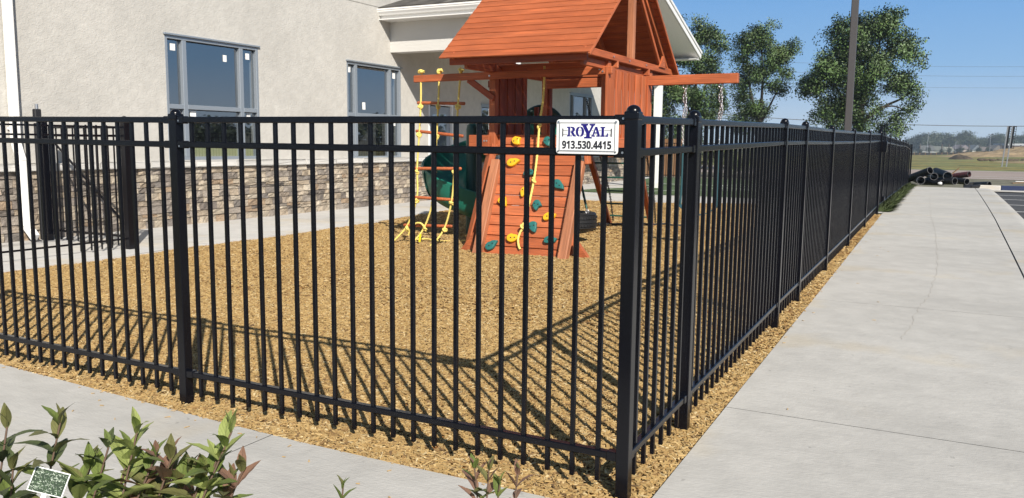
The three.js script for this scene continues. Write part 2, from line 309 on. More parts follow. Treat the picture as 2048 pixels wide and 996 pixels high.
  put(side, 'slab', sheet(10, 8, (u, v) => { const z = lerp(-16.11, -20.3, v), x = lerp(-9.95, -.32, u); return [x, .03, z]; }), M.concretePale);
  put(side, 'slab', sheet(6, 8, (u, v) => { const z = lerp(-20.305, -31, v), x = lerp(-16, -.32, u); return [x, .027, z]; }), M.concretePale);
  put(side, 'joint_filler', sheet(2, 4, (u, v) => [lerp(-9.95, -7.7, u), -.01, lerp(2.5, -16.3, v)]), M.jointDark);
  put(side, 'slab_edge', sheet(1, 30, (u, v) => { const z = lerp(2.5, -16.1, v); return [slabEdge(z), .012 - .08 * u, z]; }), M.concretePale);
  put(side, 'slab_edge', sheet(10, 1, (u, v) => { const x = lerp(-9.9, -.32, u); return [x, .03 - .1 * v, -16.108]; }), M.concretePale);
  // artificial turf with white play lines
  const sh = new THREE.Shape(); sh.moveTo(-.36, 18.9); sh.lineTo(-7.6, 18.9); sh.bezierCurveTo(-8.6, 18.9, -8.7, 20.2, -8.1, 21.2); sh.bezierCurveTo(-7.6, 22.2, -8.2, 24.2, -8.8, 25.6); sh.bezierCurveTo(-9.3, 27, -9.6, 28.4, -9.8, 30.6); sh.lineTo(-.36, 30.6);
  const lay = (s, y) => { const g = new THREE.ShapeGeometry(s, 24), p = g.attributes.position; for (let i = 0; i < p.count; i++) { const x = p.getX(i), z = -p.getY(i); p.setXYZ(i, x, y, z); } const I = g.index.array; for (let k = 0; k < I.length; k += 3) { const t = I[k + 1]; I[k + 1] = I[k + 2]; I[k + 2] = t; } g.computeVertexNormals(); const uv = g.attributes.uv; for (let i = 0; i < p.count; i++) uv.setXY(i, p.getX(i), p.getZ(i)); if (g.attributes.normal.getY(0) < 0) { for (let k = 0; k < I.length; k += 3) { const t = I[k + 1]; I[k + 1] = I[k + 2]; I[k + 2] = t; } g.computeVertexNormals(); } return g; };
  const turf = struct('turf', lay(sh, .045), M.turf);
  const ring = (cx, cz, r, a0, a1, w = .07) => { const g = new THREE.RingGeometry(r - w / 2, r + w / 2, 64, 1, a0, a1 - a0).rotateX(-Math.PI / 2).translate(cx, .051, cz); return g; };
  for (const [cx, cz, r, a, b] of [[-3.2, -19.0, 3.6, .05, Math.PI - .05], [-4.0, -25.0, 1.7, 0, 6.283], [-8.0, -22.6, .8, 0, 6.283]]) put(turf, 'play_line', ring(cx, cz, r, a, b), M.paint);
  for (const [x0, z0, x1, z1] of [[-.5, -25.0, -8.2, -25.0], [-.5, -23.0, -5.5, -23.0]]) span(turf, 'play_line', new THREE.BoxGeometry(1, .004, .07), M.paint, V(x0, .051, z0), V(x1, .051, z1));
}
{ // mulch bed, slightly hummocky, with its loose chips lying on it
  const h1 = fbm(6, 4, 201), h2 = fbm(20, 3, 207);
  const my = (x, z) => gy(x, z) - .012 + .05 * (h1(x / 14 + .5, z / 14 + .5) - .5) + .028 * (h2(x / 9, z / 9) - .5) + (x > -.12 ? -.008 : 0);
  const bed = struct('mulch_bed', sheet(110, 170, (u, v) => {
    const z0 = lerp(.24, -16.1, Math.pow(v, 1.25)), xr = walkEdge(z0) - .002, xl = slabEdge(z0) + .002; const x = lerp(xl, z0 < -14.1 ? fx(z0) - .1 : xr, Math.pow(u, .8));
    const z = Math.min(z0, bedFront(x) - .002); return [x, my(x, z), z];
  }), M.mulch);
  rnd = makeRng(1234);
  const N = 352000, g = new THREE.BoxGeometry(1, 1, 1), chips = new THREE.InstancedMesh(g, M.chip, N);
  { const p = g.attributes.position; for (let i = 0; i < p.count; i++) if (p.getX(i) > 0) { p.setZ(i, p.getZ(i) * .55 + .1); p.setY(i, p.getY(i) * .6 + .3); } g.computeVertexNormals(); }
  const m = new THREE.Matrix4(), q = new THREE.Quaternion(), e = new THREE.Euler(), c = new THREE.Color(), tones = [[.425, .285, .112, 5], [.485, .34, .15, 3], [.37, .235, .088, 4], [.26, .155, .060, 1.7], [.59, .46, .25, .8], [.15, .09, .04, .6]];
  const tw = tones.reduce((s, t) => s + t[3], 0);
  let k = 0;
  const zones = [[186000, -7.4, .12, -2.6, .21, 1, 1.5], [104000, -7.7, .12, -7, -2.6, 1.15, 2], [60000, -8.1, .1, -16.05, -7, 1.5, 3]];
  for (const [n, x0, x1, z0, z1, s, dens] of zones) for (let i = 0; i < n; i++) {
    let x, z, t = 0; do { z = z1 - (z1 - z0) * (s > 1.4 ? Math.pow(rnd(), 1.4) : rnd()); x = R(x0, x1); } while (t++ < 30 && (z > bedFront(x) - .004 || x > walkEdge(z) - .006 || x < slabEdge(z) + .01 || (z < -13.9 && x > fx(z) - .1)));
    const L = s * (.013 + .034 * Math.pow(rnd(), 1.5)), w = s * R(.004, .0125), th = s * R(.002, .0065);
    e.set((rnd() - .5) * .7, rnd() * 6.283, (rnd() - .5) * .55); q.setFromEuler(e);
    m.compose(V(x, my(x, z) + .001 + R(0, .011) + th * .4, z), q, V(L, th, w)); chips.setMatrixAt(k, m);
    let u = rnd() * tw, j = 0; while (u > tones[j][3]) u -= tones[j++][3];
    const b = R(.88, 1.10); c.setRGB(tones[j][0] * b, tones[j][1] * b, tones[j][2] * b); chips.setColorAt(k++, c);
  }
  // a few strays on the paving
  while (k < N) { const far = rnd() < .3; const x = far ? walkEdge(-5) + Math.pow(rnd(), 4) * .6 : -.05 - rnd() * 4.5, z = far ? R(-12, 0) : bedFront(x) + Math.pow(rnd(), 6) * .5; if (k > N - 120 || rnd() < .002) { e.set(0, rnd() * 6.283, 0); q.setFromEuler(e); m.compose(V(x, kz(z) + .004, z), q, V(R(.01, .03), .003, R(.003, .008))); c.setRGB(.5, .34, .16); } else { const z2 = R(-3, .15), x2 = R(-4, .1), zc = Math.min(z2, bedFront(x2) - .01); e.set((rnd() - .5) * .7, rnd() * 6.283, (rnd() - .5) * .5); q.setFromEuler(e); m.compose(V(x2, my(x2, zc) + .006, zc), q, V(R(.02, .05), .004, R(.005, .012))); c.setRGB(.62, .44, .21); } chips.setMatrixAt(k, m); chips.setColorAt(k++, c); }
  chips.name = 'mulch_chips'; chips.castShadow = chips.receiveShadow = true; scene.add(chips); tag(chips, 'tan shredded wood chips strewn over the fenced play bed', 'wood chips', null, 'stuff');
  var mulchY = my;
  struct('planting_bed', sheet(8, 6, (u, v) => [lerp(-4.2, .5, u), .0 + .035 * Math.sin(u * 9) * Math.cos(v * 7) + .03, lerp(1.56, 3.4, v)]), M.soil);
  // strip of grass between side fence and walk, past the mulch, and a worn edge of concrete before it
  struct('grass_strip', sheet(3, 30, (u, v) => { const z = lerp(-14.45, -30.5, v); return [lerp(fx(z) - .1, walkEdge(z) - .004, u), kz(z) + .004, z]; }), M.turf);
  struct('concrete_footing', sheet(2, 2, (u, v) => { const z = lerp(-14.05, -14.44, v); return [lerp(fx(z) - .1, walkEdge(z) - .006, u), kz(z) + .003, z]; }), M.concretePale);
  const blade = new THREE.BufferGeometry(); blade.setAttribute('position', new THREE.Float32BufferAttribute([-.006, 0, 0, .006, 0, 0, .004, 1, .25], 3)); blade.setAttribute('normal', new THREE.Float32BufferAttribute([0, .5, 1, 0, .5, 1, 0, .5, 1], 3)); blade.setIndex([0, 1, 2]);
  const nb = 9000, gr = new THREE.InstancedMesh(blade, std({ color: lin(1, 1, 1), roughness: .8, side: THREE.DoubleSide }), nb);
  for (let i = 0; i < nb; i++) { const z = -14.45 - 16 * Math.pow(rnd(), 1.3), x = R(fx(z) - .1, walkEdge(z) + .03); e.set((rnd() - .5) * .9, rnd() * 6.28, (rnd() - .5) * .9); q.setFromEuler(e); m.compose(V(x, kz(z), z), q, V(1.6, R(.03, .085), 1)); gr.setMatrixAt(i, m); const b = R(.7, 1.3); c.setRGB(.10 * b, .145 * b, .045 * b); gr.setColorAt(i, c); }
  gr.name = 'grass'; scene.add(gr); tag(gr, 'short green grass strip between the far fence and the walk', 'grass', null, 'stuff');
}

/* ------------------------------------------------------------------ the building */
{
  rnd = makeRng(31);
  const b = thing('childcare_building', 'pale stucco building with stone veneer base and grey framed windows', 'building');
  const X = -9.93, TOP = 6.4, Z0 = 3.0, Z1 = -28;
  // wall with real openings: [z near, z far, y0, y1]
  const wins = [[-6.33, -8.33, 1.05, 3.0], [-10.79, -12.68, 1.02, 2.99], [-16.3, -18.3, .02, 2.36], [-22.03, -23.95, 1.05, 2.98]], door = [-13.8, -14.9, .012, 2.32];
  const s = new THREE.Shape(); s.moveTo(-Z0, -.3); s.lineTo(-Z1, -.3); s.lineTo(-Z1, TOP); s.lineTo(-Z0, TOP); s.closePath();
  for (const [a, c, y0, y1] of [...wins, door]) { const h = new THREE.Path(); h.moveTo(-a, y0); h.lineTo(-a, y1); h.lineTo(-c, y1); h.lineTo(-c, y0); h.closePath(); s.holes.push(h); }
  const wg = new THREE.ExtrudeGeometry(s, { depth: .22, bevelEnabled: false }); wg.rotateY(Math.PI / 2);   // (z', y, depth) -> x, so depth runs along +x and shape x becomes -z
  put(b, 'wall', wg, M.stucco, [X - .22, 0, 0]);
  put(b, 'wall', new THREE.BoxGeometry(14, TOP + .3, .3), M.stucco, [X - 7.23, TOP / 2 - .15, Z1 + .14]);
  put(b, 'wall', new THREE.BoxGeometry(14, TOP + .3, .3), M.stucco, [X - 7.23, TOP / 2 - .15, Z0 - .14]);
  put(b, 'wall', new THREE.BoxGeometry(.3, TOP + .3, Z0 - Z1), M.stucco, [X - 14.3, TOP / 2 - .15, (Z0 + Z1) / 2]);
  put(b, 'roof', new THREE.BoxGeometry(14.6, .3, Z0 - Z1 + .3), M.shingle, [X - 7.25, TOP + .152, (Z0 + Z1) / 2]);
  put(b, 'wall', box(.05, 2.9, 31), M.room, [X - 4.2, 1.45, (Z0 + Z1) / 2]);
  put(b, 'ceiling', box(4.2, .1, 30.6), M.room, [X - 2.35, 3.3, (Z0 + Z1) / 2]); put(b, 'floor', box(4.2, .1, 30.6), M.room, [X - 2.35, -.06, (Z0 + Z1) / 2]);
  for (const z of [-9.5, -13.3, -15.4, -20]) put(b, 'partition', box(3.9, 3.2, .12), M.room, [X - 2.25, 1.6, z]);
  // control joint cut in the stucco above the porch roof
  put(b, 'control_joint', box(.006, .012, 1.1), M.jointDark, [X + .002, 4.205, -11.35]);
  // ledge on top of the stone
  const cap = (a, c) => { const n = Math.max(1, Math.round((a - c) / .9)); for (let i = 0; i < n; i++) { const za = lerp(a, c, i / n), zb = lerp(a, c, (i + 1) / n); const g = new RoundedBoxGeometry(.13, .105, za - zb - .004, 2, .014), p = g.attributes.position; for (let k = 0; k < p.count; k++) { p.setX(k, p.getX(k) + (p.getX(k) > 0 ? R(-.006, .004) : 0)); p.setY(k, p.getY(k) + R(-.004, .004)); } const gg = toCreasedNormals(mergeVertices(g), .6); put(base, 'ledge_stone', gg, M.trimStucco, [X + .062, .985, (za + zb) / 2]); } };
  const base = sub(b, 'stone_base');
  cap(2.9, door[0] + .02); cap(door[1] - .02, -16.28); cap(-18.32, Z1);
  put(base, 'mortar_bed', box(.02, .95, 16.6), M.mortar, [X + .012, .46, (2.8 - 13.78) / 2 - .0]);
  put(base, 'mortar_bed', box(.02, .95, 1.36), M.mortar, [X + .012, .46, (-14.92 - 16.28) / 2]);
  put(base, 'mortar_bed', box(.02, .95, 9.6), M.mortar, [X + .012, .46, (-18.34 - 27.94) / 2]);
  // ledge stones: front face smaller than the back, each a little different
  const stoneG = Array.from({ length: 10 }, () => { const g = new THREE.BoxGeometry(1, 1, 1, 1, 2, 2).toNonIndexed(), p = g.attributes.position, off = {}; for (let i = 0; i < p.count; i++) { const key = [p.getX(i), p.getY(i), p.getZ(i)].map(v => v.toFixed(2)).join(); off[key] ??= [R(-.22, .18), R(-.05, .05), R(-.035, .035)]; const f = p.getX(i) > 0, o = off[key]; p.setXYZ(i, p.getX(i) + (f ? o[0] : 0), p.getY(i) * (f ? .93 : 1) + (f ? o[1] : 0), p.getZ(i) * (f ? .97 : 1) + (f ? o[2] : 0)); } g.computeVertexNormals(); const uv = g.attributes.uv, ou = rnd(); for (let i = 0; i < uv.count; i++) uv.setXY(i, p.getZ(i) * .3 + ou, p.getY(i) * .18 + ou * 3); return g; });
  const stones = [];
  for (const [za, zb] of [[-1.2, door[0] + .02], [door[1] - .02, -16.28], [-18.34, Z1]]) {
    let y = .005; while (y < .925) { const two = rnd() < .22; let h = R(.078, .135); if (y + h > .88) h = .93 - y; let z = za; while (z > zb + .02) { let w = R(.11, .30); if (z - w < zb + .1) w = z - zb; const halves = two && rnd() < .5 ? 2 : 1; for (let q = 0; q < halves; q++) stones.push([y + h * (q + .5) / halves, z - w / 2, h / halves - .004, w - .005]); z -= w; } y += h; }
  }
  stones.sort((p, q) => Math.hypot(p[1] - 3 + 0, 0) - Math.hypot(q[1] - 3, 0));
  const view = stones.filter(t => t[1] < -3.2), rest = stones.filter(t => t[1] >= -3.2);
  const toneOf = () => { const t = rnd(); return M.stoneTones[t < .17 ? 0 : t < .33 ? 1 : t < .43 ? 2 : t < .57 ? 3 : t < .63 ? 4 : t < .73 ? 5 : t < .84 ? 6 : t < .92 ? 7 : t < .97 ? 8 : 9]; };
  view.slice(0, 298).forEach(([y, z, h, w]) => put(base, 'stone', pick(stoneG), toneOf(), [X + .035 + R(-.006, .008), y, z], null, [.07, h, w]));
  const byTone = new Map();
  for (const [y, z, h, w] of [...view.slice(298), ...rest]) { const g = pick(stoneG).clone().scale(.07, h, w).translate(X + .035 + R(-.006, .008), y, z), t = toneOf(); if (!byTone.has(t)) byTone.set(t, []); byTone.get(t).push(g); }
  for (const [t, l] of byTone) tag(put(base, 'stones', mergeGeometries(l), t), null, null, null, 'stuff');
  // windows: aluminium frame, three lights over three, stickers still on the new glass
  const windowUnit = (a, c, y0, y1, m1, m2, tr, stickers) => {
    const w = sub(b, 'window'), zx = X - .055, t = .052, dp = .11;
    const bar = (za, zb, ya, yb, d = dp) => put(w, 'frame', board(d, yb - ya, za - zb, .004), M.frame, [zx, (ya + yb) / 2, (za + zb) / 2]);
    bar(a, a - t, y0, y1); bar(c + t, c, y0, y1); bar(a - t, c + t, y1 - t, y1); bar(a - t, c + t, y0, y0 + t);
    for (const m of m1) bar(m + .042, m - .042, y0 + t, y1 - t, .104);
    const cells = [a - t, ...m1.flatMap(m => [m + .042, m - .042]), c + t];
    if (tr) for (let k = 0; k < cells.length; k += 2) bar(cells[k], cells[k + 1], tr - .036, tr + .036, .10);
    const rows = tr ? [[y0 + t, tr - .036], [tr + .036, y1 - t]] : [[y0 + t, y1 - t]];
    for (let k = 0; k < cells.length; k += 2) for (const [ya, yb] of rows) { put(w, 'pane', new THREE.PlaneGeometry(cells[k] - cells[k + 1], yb - ya).rotateY(Math.PI / 2), M.glass, [zx - .012, (ya + yb) / 2, (cells[k] + cells[k + 1]) / 2], [R(-.0015, .0015), R(-.002, .002), 0]); put(w, 'gasket', box(.012, yb - ya, .012), M.blackMatt, [zx + .012, (ya + yb) / 2, cells[k] - .006]); put(w, 'gasket', box(.012, .012, cells[k] - cells[k + 1] - .03), M.blackMatt, [zx + .012, yb - .006, (cells[k] + cells[k + 1]) / 2]); }
    put(w, 'head_trim', board(.05, .028, a - c + .05, .003), M.frame, [X + .012, y1 + .016, (a + c) / 2]);
    for (const [y, z, hh, ww] of stickers) put(w, 'sticker', box(.002, hh, ww), M.paper, [zx - .006, y, z], [0, 0, R(-.03, .03)]);
  };
  windowUnit(-6.33, -8.33, 1.05, 3.0, [-6.71, -7.93], 0, 1.90, [[2.83, -6.53, .105, .10], [2.75, -7.61, .11, .08], [2.83, -8.13, .105, .09], [1.80, -6.89, .09, .12], [1.80, -8.12, .09, .09]]);
  put(b, 'inner_board', box(.02, .20, 1.86), std({ color: lin(.80, .77, .42), roughness: .9 }), [X - .12, 1.19, -7.33]);
  windowUnit(-10.79, -12.68, 1.02, 2.99, [-11.10, -12.29], 0, 1.93, [[2.84, -10.94, .12, .09], [2.82, -12.5, .12, .10], [2.12, -11.42, .15, .10], [1.78, -10.92, .1, .09], [1.78, -12.5, .1, .1]]);
  windowUnit(-16.3, -18.3, .02, 2.36, [-17.3], 0, 0, []);
  windowUnit(-22.03, -23.95, 1.05, 2.98, [-22.37, -23.47], 0, 1.93, [[2.7, -23.7, .2, .09]]);
  { const d = sub(b, 'door'); put(d, 'frame', board(.12, 2.31, .06), M.white, [X - .05, 1.16, -13.83]); put(d, 'frame', board(.12, 2.31, .06), M.white, [X - .05, 1.16, -14.87]); put(d, 'frame', board(.12, .06, .98), M.white, [X - .05, 2.285, -14.35]); put(d, 'door_leaf', board(.05, 2.2, .97, .004), M.door, [X - .07, 1.13, -14.35]); put(d, 'pane', new THREE.PlaneGeometry(.62, 1.5).rotateY(Math.PI / 2), M.glass, [X - .04, 1.3, -14.35]); put(d, 'handle', box(.05, .03, .14), M.steel, [X - .02, 1.0, -14.72]); }
  // downspout with its elbows: square tube, offset at the ledge
  { const d = sub(b, 'downspout'); const bx = (a, c) => span(d, 'pipe', board(1, .105, .085, .008), M.white, a, c);
    bx(V(X + .065, 6.4, -3.83), V(X + .065, 1.30, -3.83)); bx(V(X + .062, 1.33, -3.83), V(X + .165, 1.07, -3.83)); bx(V(X + .165, 1.10, -3.83), V(X + .165, .22, -3.83)); bx(V(X + .16, .25, -3.83), V(X + .36, .075, -3.83));
    for (const y of [3.4, 1.5]) put(d, 'strap', box(.02, .03, .15), M.whiteSoft, [X + .02, y, -3.83]); }
  /* porch: gable roof at right angles to the wall, boxed stucco beams, white posts */
  const p = sub(b, 'porch'), ZN = -11.9, ZF = -22.8, ZM = (ZN + ZF) / 2, XE = -5.98, EY = 4.15, RY = EY + .32 * (ZN - ZM) + .02;
  for (const sgn of [1, -1]) { const zE = sgn > 0 ? ZN + .02 : ZF - .02, L = Math.hypot(zE - ZM, RY - EY), an = Math.atan2(RY - EY, (ZN - ZM)); put(p, 'roof_slope', box(XE - X + .35, .05, L, 0, 0, 0), M.shingle, [(XE + X - .35) / 2 + .03, (EY + RY) / 2 + .03, (zE + ZM) / 2], [sgn * an, 0, 0]);
    put(p, 'rake_board', board(.03, .2, L + .02, .004), M.white, [XE + .03, (EY + RY) / 2 - .06, (zE + ZM) / 2], [sgn * an, 0, 0]);
    put(p, 'rake_trim', board(.03, .075, L + .03, .004), M.white, [XE + .058, (EY + RY) / 2 + .012, (zE + ZM) / 2], [sgn * an, 0, 0]);
    put(p, 'rake_soffit', box(1.0, .02, L - .1), M.whiteSoft, [XE - .5, (EY + RY) / 2 - .15, (zE + ZM) / 2], [sgn * an, 0, 0]);
    put(p, 'eave_soffit', box(XE - X, .02, .42), M.whiteSoft, [(XE + X) / 2, EY - .20, sgn > 0 ? ZN - .2 : ZF + .2]);
    // K-style gutter: profile extruded along the eave
    const gp = new THREE.Shape(); gp.moveTo(0, 0); gp.lineTo(.07, 0); gp.lineTo(.085, .03); gp.lineTo(.115, .07); gp.lineTo(.118, .10); gp.lineTo(.128, .105); gp.lineTo(.128, .135); gp.lineTo(.116, .135); gp.lineTo(.110, .11); gp.lineTo(.10, .075); gp.lineTo(.07, .035); gp.lineTo(.06, .012); gp.lineTo(.012, .012); gp.lineTo(.012, .135); gp.lineTo(0, .135); gp.closePath();
    const gg = new THREE.ExtrudeGeometry(gp, { depth: XE - X + .02, bevelEnabled: false }).rotateY(-Math.PI / 2);   // shape x -> z, extrusion -> -x
    put(p, 'gutter', gg, M.white, [XE + .01, EY - .12, sgn > 0 ? ZN - .06 : ZF + .06], null, [1, 1, sgn]);
    put(p, 'fascia', board(XE - X, .19, .025), M.white, [(XE + X) / 2, EY - .085, sgn > 0 ? ZN - .075 : ZF + .075]);
    put(p, 'beam', new THREE.BoxGeometry(XE - X - .95, .70, .3), M.trimStucco, [(XE + X) / 2 - .475, 3.655, sgn > 0 ? -12.45 : -22.3]);
    put(p, 'post', board(.22, 3.3, .22, .012), M.white, [sgn > 0 ? -6.98 : -7.1, 1.655, sgn > 0 ? -12.45 : -22.35]);
    put(p, 'post_base', board(.28, .22, .28, .01), M.white, [-7.1, .12, sgn > 0 ? -12.45 : -22.35]); }
  put(p, 'beam', new THREE.BoxGeometry(.3, .70, 9.54), M.trimStucco, [-7.08, 3.655, ZM]);
  { const g = new THREE.Shape(); g.moveTo(-5.1, 0); g.lineTo(5.1, 0); g.lineTo(0, 1.62); g.closePath(); put(p, 'gable_wall', new THREE.ExtrudeGeometry(g, { depth: .16, bevelEnabled: false }).rotateY(Math.PI / 2), M.stucco, [-7.18, 4.008, ZM]); }
  put(p, 'ceiling', box(2.55, .05, 9.5), M.whiteSoft, [-8.55, 3.98, ZM]);
}

/* ------------------------------------------------------------------ black ornamental fences */
const F = {};
{
  F.rail = board(1, .030, .034, .004); F.picket = board(.0185, 1, .0185, .002); F.thin = board(1, .022, .022, .002);
  F.post = new RoundedBoxGeometry(.052, 1, .052, 2, .004); F.gatePost = new RoundedBoxGeometry(.078, 1, .078, 2, .005);
  const capOf = w => { const dome = new THREE.SphereGeometry(w * .535, 24, 10, 0, 6.2832, 0, Math.PI / 2).scale(1, .95, 1).translate(0, .008, 0); const skirt = new RoundedBoxGeometry(w * 1.07, .034, w * 1.07, 3, .007).translate(0, -.006, 0); return merge([dome, skirt]); };
  F.cap = capOf(.054); F.gateCap = capOf(.08); F.screw = new THREE.CylinderGeometry(.0045, .0045, .004, 10).rotateZ(Math.PI / 2); F.bracket = board(.046, .038, .042, .003);
}
const TOPR = 1.464, MIDR = 1.3405, BOTR = .1465;
function fencePost(f, x, y, z, top = 1.488, fat = false, turn = 0) {
  const p = put(f, 'post', fat ? F.gatePost : F.post, M.black, [x, y + (top - .25) / 2, z], [0, turn, 0], [1, top + .25, 1]);
  put(f, 'post_cap', fat ? F.gateCap : F.cap, M.black, [x, y + top - .004, z], [0, turn, 0]); return p;
}
// rails and pickets of one panel between two points on the ground line
function fencePanel(f, a, b, n, half = .026, fine = true) {
  const d = b.clone().sub(a), flat = Math.hypot(d.x, d.z), ux = V(d.x / flat, 0, d.z / flat), A = a.clone().addScaledVector(d, half / flat), B = b.clone().addScaledVector(d, -half / flat);
  for (const h of [TOPR, MIDR, BOTR]) { span(f, 'rail', F.rail, M.black, A.clone().setY(A.y + h), B.clone().setY(B.y + h)); if (fine) for (const [e, s] of [[A, 1], [B, -1]]) put(f, 'bracket', F.bracket, M.black, [e.x + ux.x * .02 * s, e.y + h, e.z + ux.z * .02 * s], [0, Math.atan2(-d.z, d.x), 0]); }
  const gap = (flat - .0) / (n + 1), rot = Math.atan2(-d.z, d.x), off = (flat - gap * (n - 1)) / 2;
  for (let i = 0; i < n; i++) { const t = (off + gap * i) / flat, p = a.clone().addScaledVector(d, t), lo = .03, hi = TOPR - .012; put(f, 'picket', F.picket, M.black, [p.x, p.y + (lo + hi) / 2, p.z], [0, rot + R(-.01, .01), 0], [1, hi - lo, 1]); }
}
{
  rnd = makeRng(77);
  const front = thing('metal_fence', 'black metal picket fence carrying the white sign, along the front walk', 'fence');
  fencePost(front, 0, 0, 0); fencePost(front, -2.44, .008, 0); fencePost(front, -4.88, .02, .0);
  fencePanel(front, V(0, 0, 0), V(-2.44, .008, 0), 21); fencePanel(front, V(-2.44, .008, 0), V(-4.88, .026, 0), 21);
  for (const y of [TOPR + .004, MIDR]) for (const x of [-.033, -2.40]) put(front, 'screw', F.screw, M.steel, [x, y, .0195], [0, Math.PI / 2, 0]);

  const side = thing('metal_fence', 'long black metal picket fence running away beside the concrete walk', 'fence');
  const zs = [0, -.87, -3.38, -4.42, -6.35, -8.72, -11.3, -13.93, -15.2, -16.9, -19.5, -21.6, -23.7, -25.6, -27.6, -29.5], drop = z => .0;
  const P = zs.map(z => { const k = [[0, 0], [-.87, .014], [-3.4, .054], [-4.4, .062], [-6.3, .07], [-8.7, .089], [-11.3, .112], [-13.93, .14], [-15.2, .128], [-16.9, .115], [-19.5, .092], [-21.6, .074], [-25.6, .062], [-27.6, .02], [-29.5, -.03]]; let i = 1; while (i < k.length - 1 && z < k[i][0]) i++; return V(fx(z), lerp(k[i - 1][1], k[i][1], clamp((k[i - 1][0] - z) / (k[i - 1][0] - k[i][0]))), z); });
  const count = [6, 21, 8, 17, 21, 22, 23, 10, 14, 22, 18, 18, 16, 17, 16]; let total = 0;
  P.forEach((p, i) => { if (i) fencePost(side, p.x, p.y, p.z, 1.488, i === 7); });
  for (let i = 0; i < P.length - 1; i++) fencePanel(side, P[i], P[i + 1], count[i], .026, i < 4);
  // self-closing gate's lock box and hinge on the thick post
  { const p = P[7]; put(side, 'lock_box', board(.09, .20, .16, .01), M.black, [p.x + .075, p.y + 1.24, p.z - .03]); put(side, 'latch_post', board(.05, 1.5, .05), M.black, [p.x + .0, p.y + .86, p.z - .12]); put(side, 'latch_rod', board(.02, .3, .02), M.black, [p.x + .05, p.y + 1.5, p.z - .12]); put(side, 'hinge', board(.06, .09, .1, .006), M.black, [p.x + .05, p.y + .24, p.z - .8]); }

  // short run inside, from the bed's edge towards the building, with its gate standing at the wall
  const inner = thing('metal_fence', 'black metal fence run on the building walk, seen through the front pickets at left', 'fence');
  fencePost(inner, -7.98, .012, -4.02, 1.60, true);
  const A = V(-8.05, .02, -4.1), B = V(-8.08, .0, 1.2);
  for (const h of [1.52, 1.415, .135]) span(inner, 'rail', F.thin, M.black, A.clone().setY(h), B.clone().setY(h));
  for (let i = 1; i < 6; i++) { const t = i / 38; put(inner, 'picket', F.picket, M.black, [lerp(A.x, B.x, t), .79, lerp(A.z, B.z, t)], null, [.9, 1.5, .9]); }
  fencePost(inner, -8.08, .01, 1.2, 1.56);

  const gate = thing('metal_gate', 'black metal picket gate with a diagonal brace, against the stone veneer', 'gate');
  fencePost(gate, -9.66, .012, -4.08, 1.60, true);
  put(gate, 'latch_body', board(.07, .12, .09, .01), M.blackMatt, [-9.74, 1.70, -4.06]); put(gate, 'latch_pin', new THREE.CylinderGeometry(.022, .022, .07, 12), M.steel, [-9.74, 1.79, -4.06]);
  put(gate, 'latch_body', board(.05, .1, .07, .01), M.blackMatt, [-9.73, 1.13, -4.05]); put(gate, 'keeper_post', board(.05, 1.55, .05), M.blackMatt, [-9.72, .8, -4.03]);
  const ga = V(-9.57, 0, -4.12), gb = V(-8.10, 0, -4.12);
  for (const h of [1.52, 1.415, .15]) span(gate, 'rail', F.rail, M.black, ga.clone().setY(h), gb.clone().setY(h));
  for (const p of [ga, gb]) put(gate, 'stile', F.post, M.black, [p.x, .82, p.z], null, [.8, 1.46, .8]);
  for (let i = 1; i < 13; i++) put(gate, 'picket', F.picket, M.black, [lerp(ga.x, gb.x, i / 13), .77, ga.z], null, [.9, 1.48, .9]);
  span(gate, 'brace', F.thin, M.black, V(-9.52, 1.30, -4.15), V(-8.15, .25, -4.15)); 
  put(gate, 'hinge', board(.09, .1, .06, .008), M.blackMatt, [-8.06, .42, -4.06]); put(gate, 'hinge', board(.09, .1, .06, .008), M.blackMatt, [-8.06, 1.3, -4.06]);

  const back = thing('metal_fence', 'black metal fence across the far end, behind the green turf', 'fence');
  const pts = [-.28, -2.72, -5.16, -7.6, -10.04, -12.48]; const bars = [];
  pts.forEach((x, i) => { fencePost(back, x, -.02, -31); if (i) for (const h of [TOPR, MIDR, BOTR]) span(back, 'rail', F.rail, M.black, V(pts[i - 1], h - .02, -31), V(x, h - .02, -31)); });
  for (let i = 0; i < 108; i++) bars.push(new THREE.BoxGeometry(.0185, 1.42, .0185).translate(-.28 - .112 * (i + 1), .72, -31));
  tag(put(back, 'pickets', merge(bars), M.black), null, null, null, 'stuff');
}

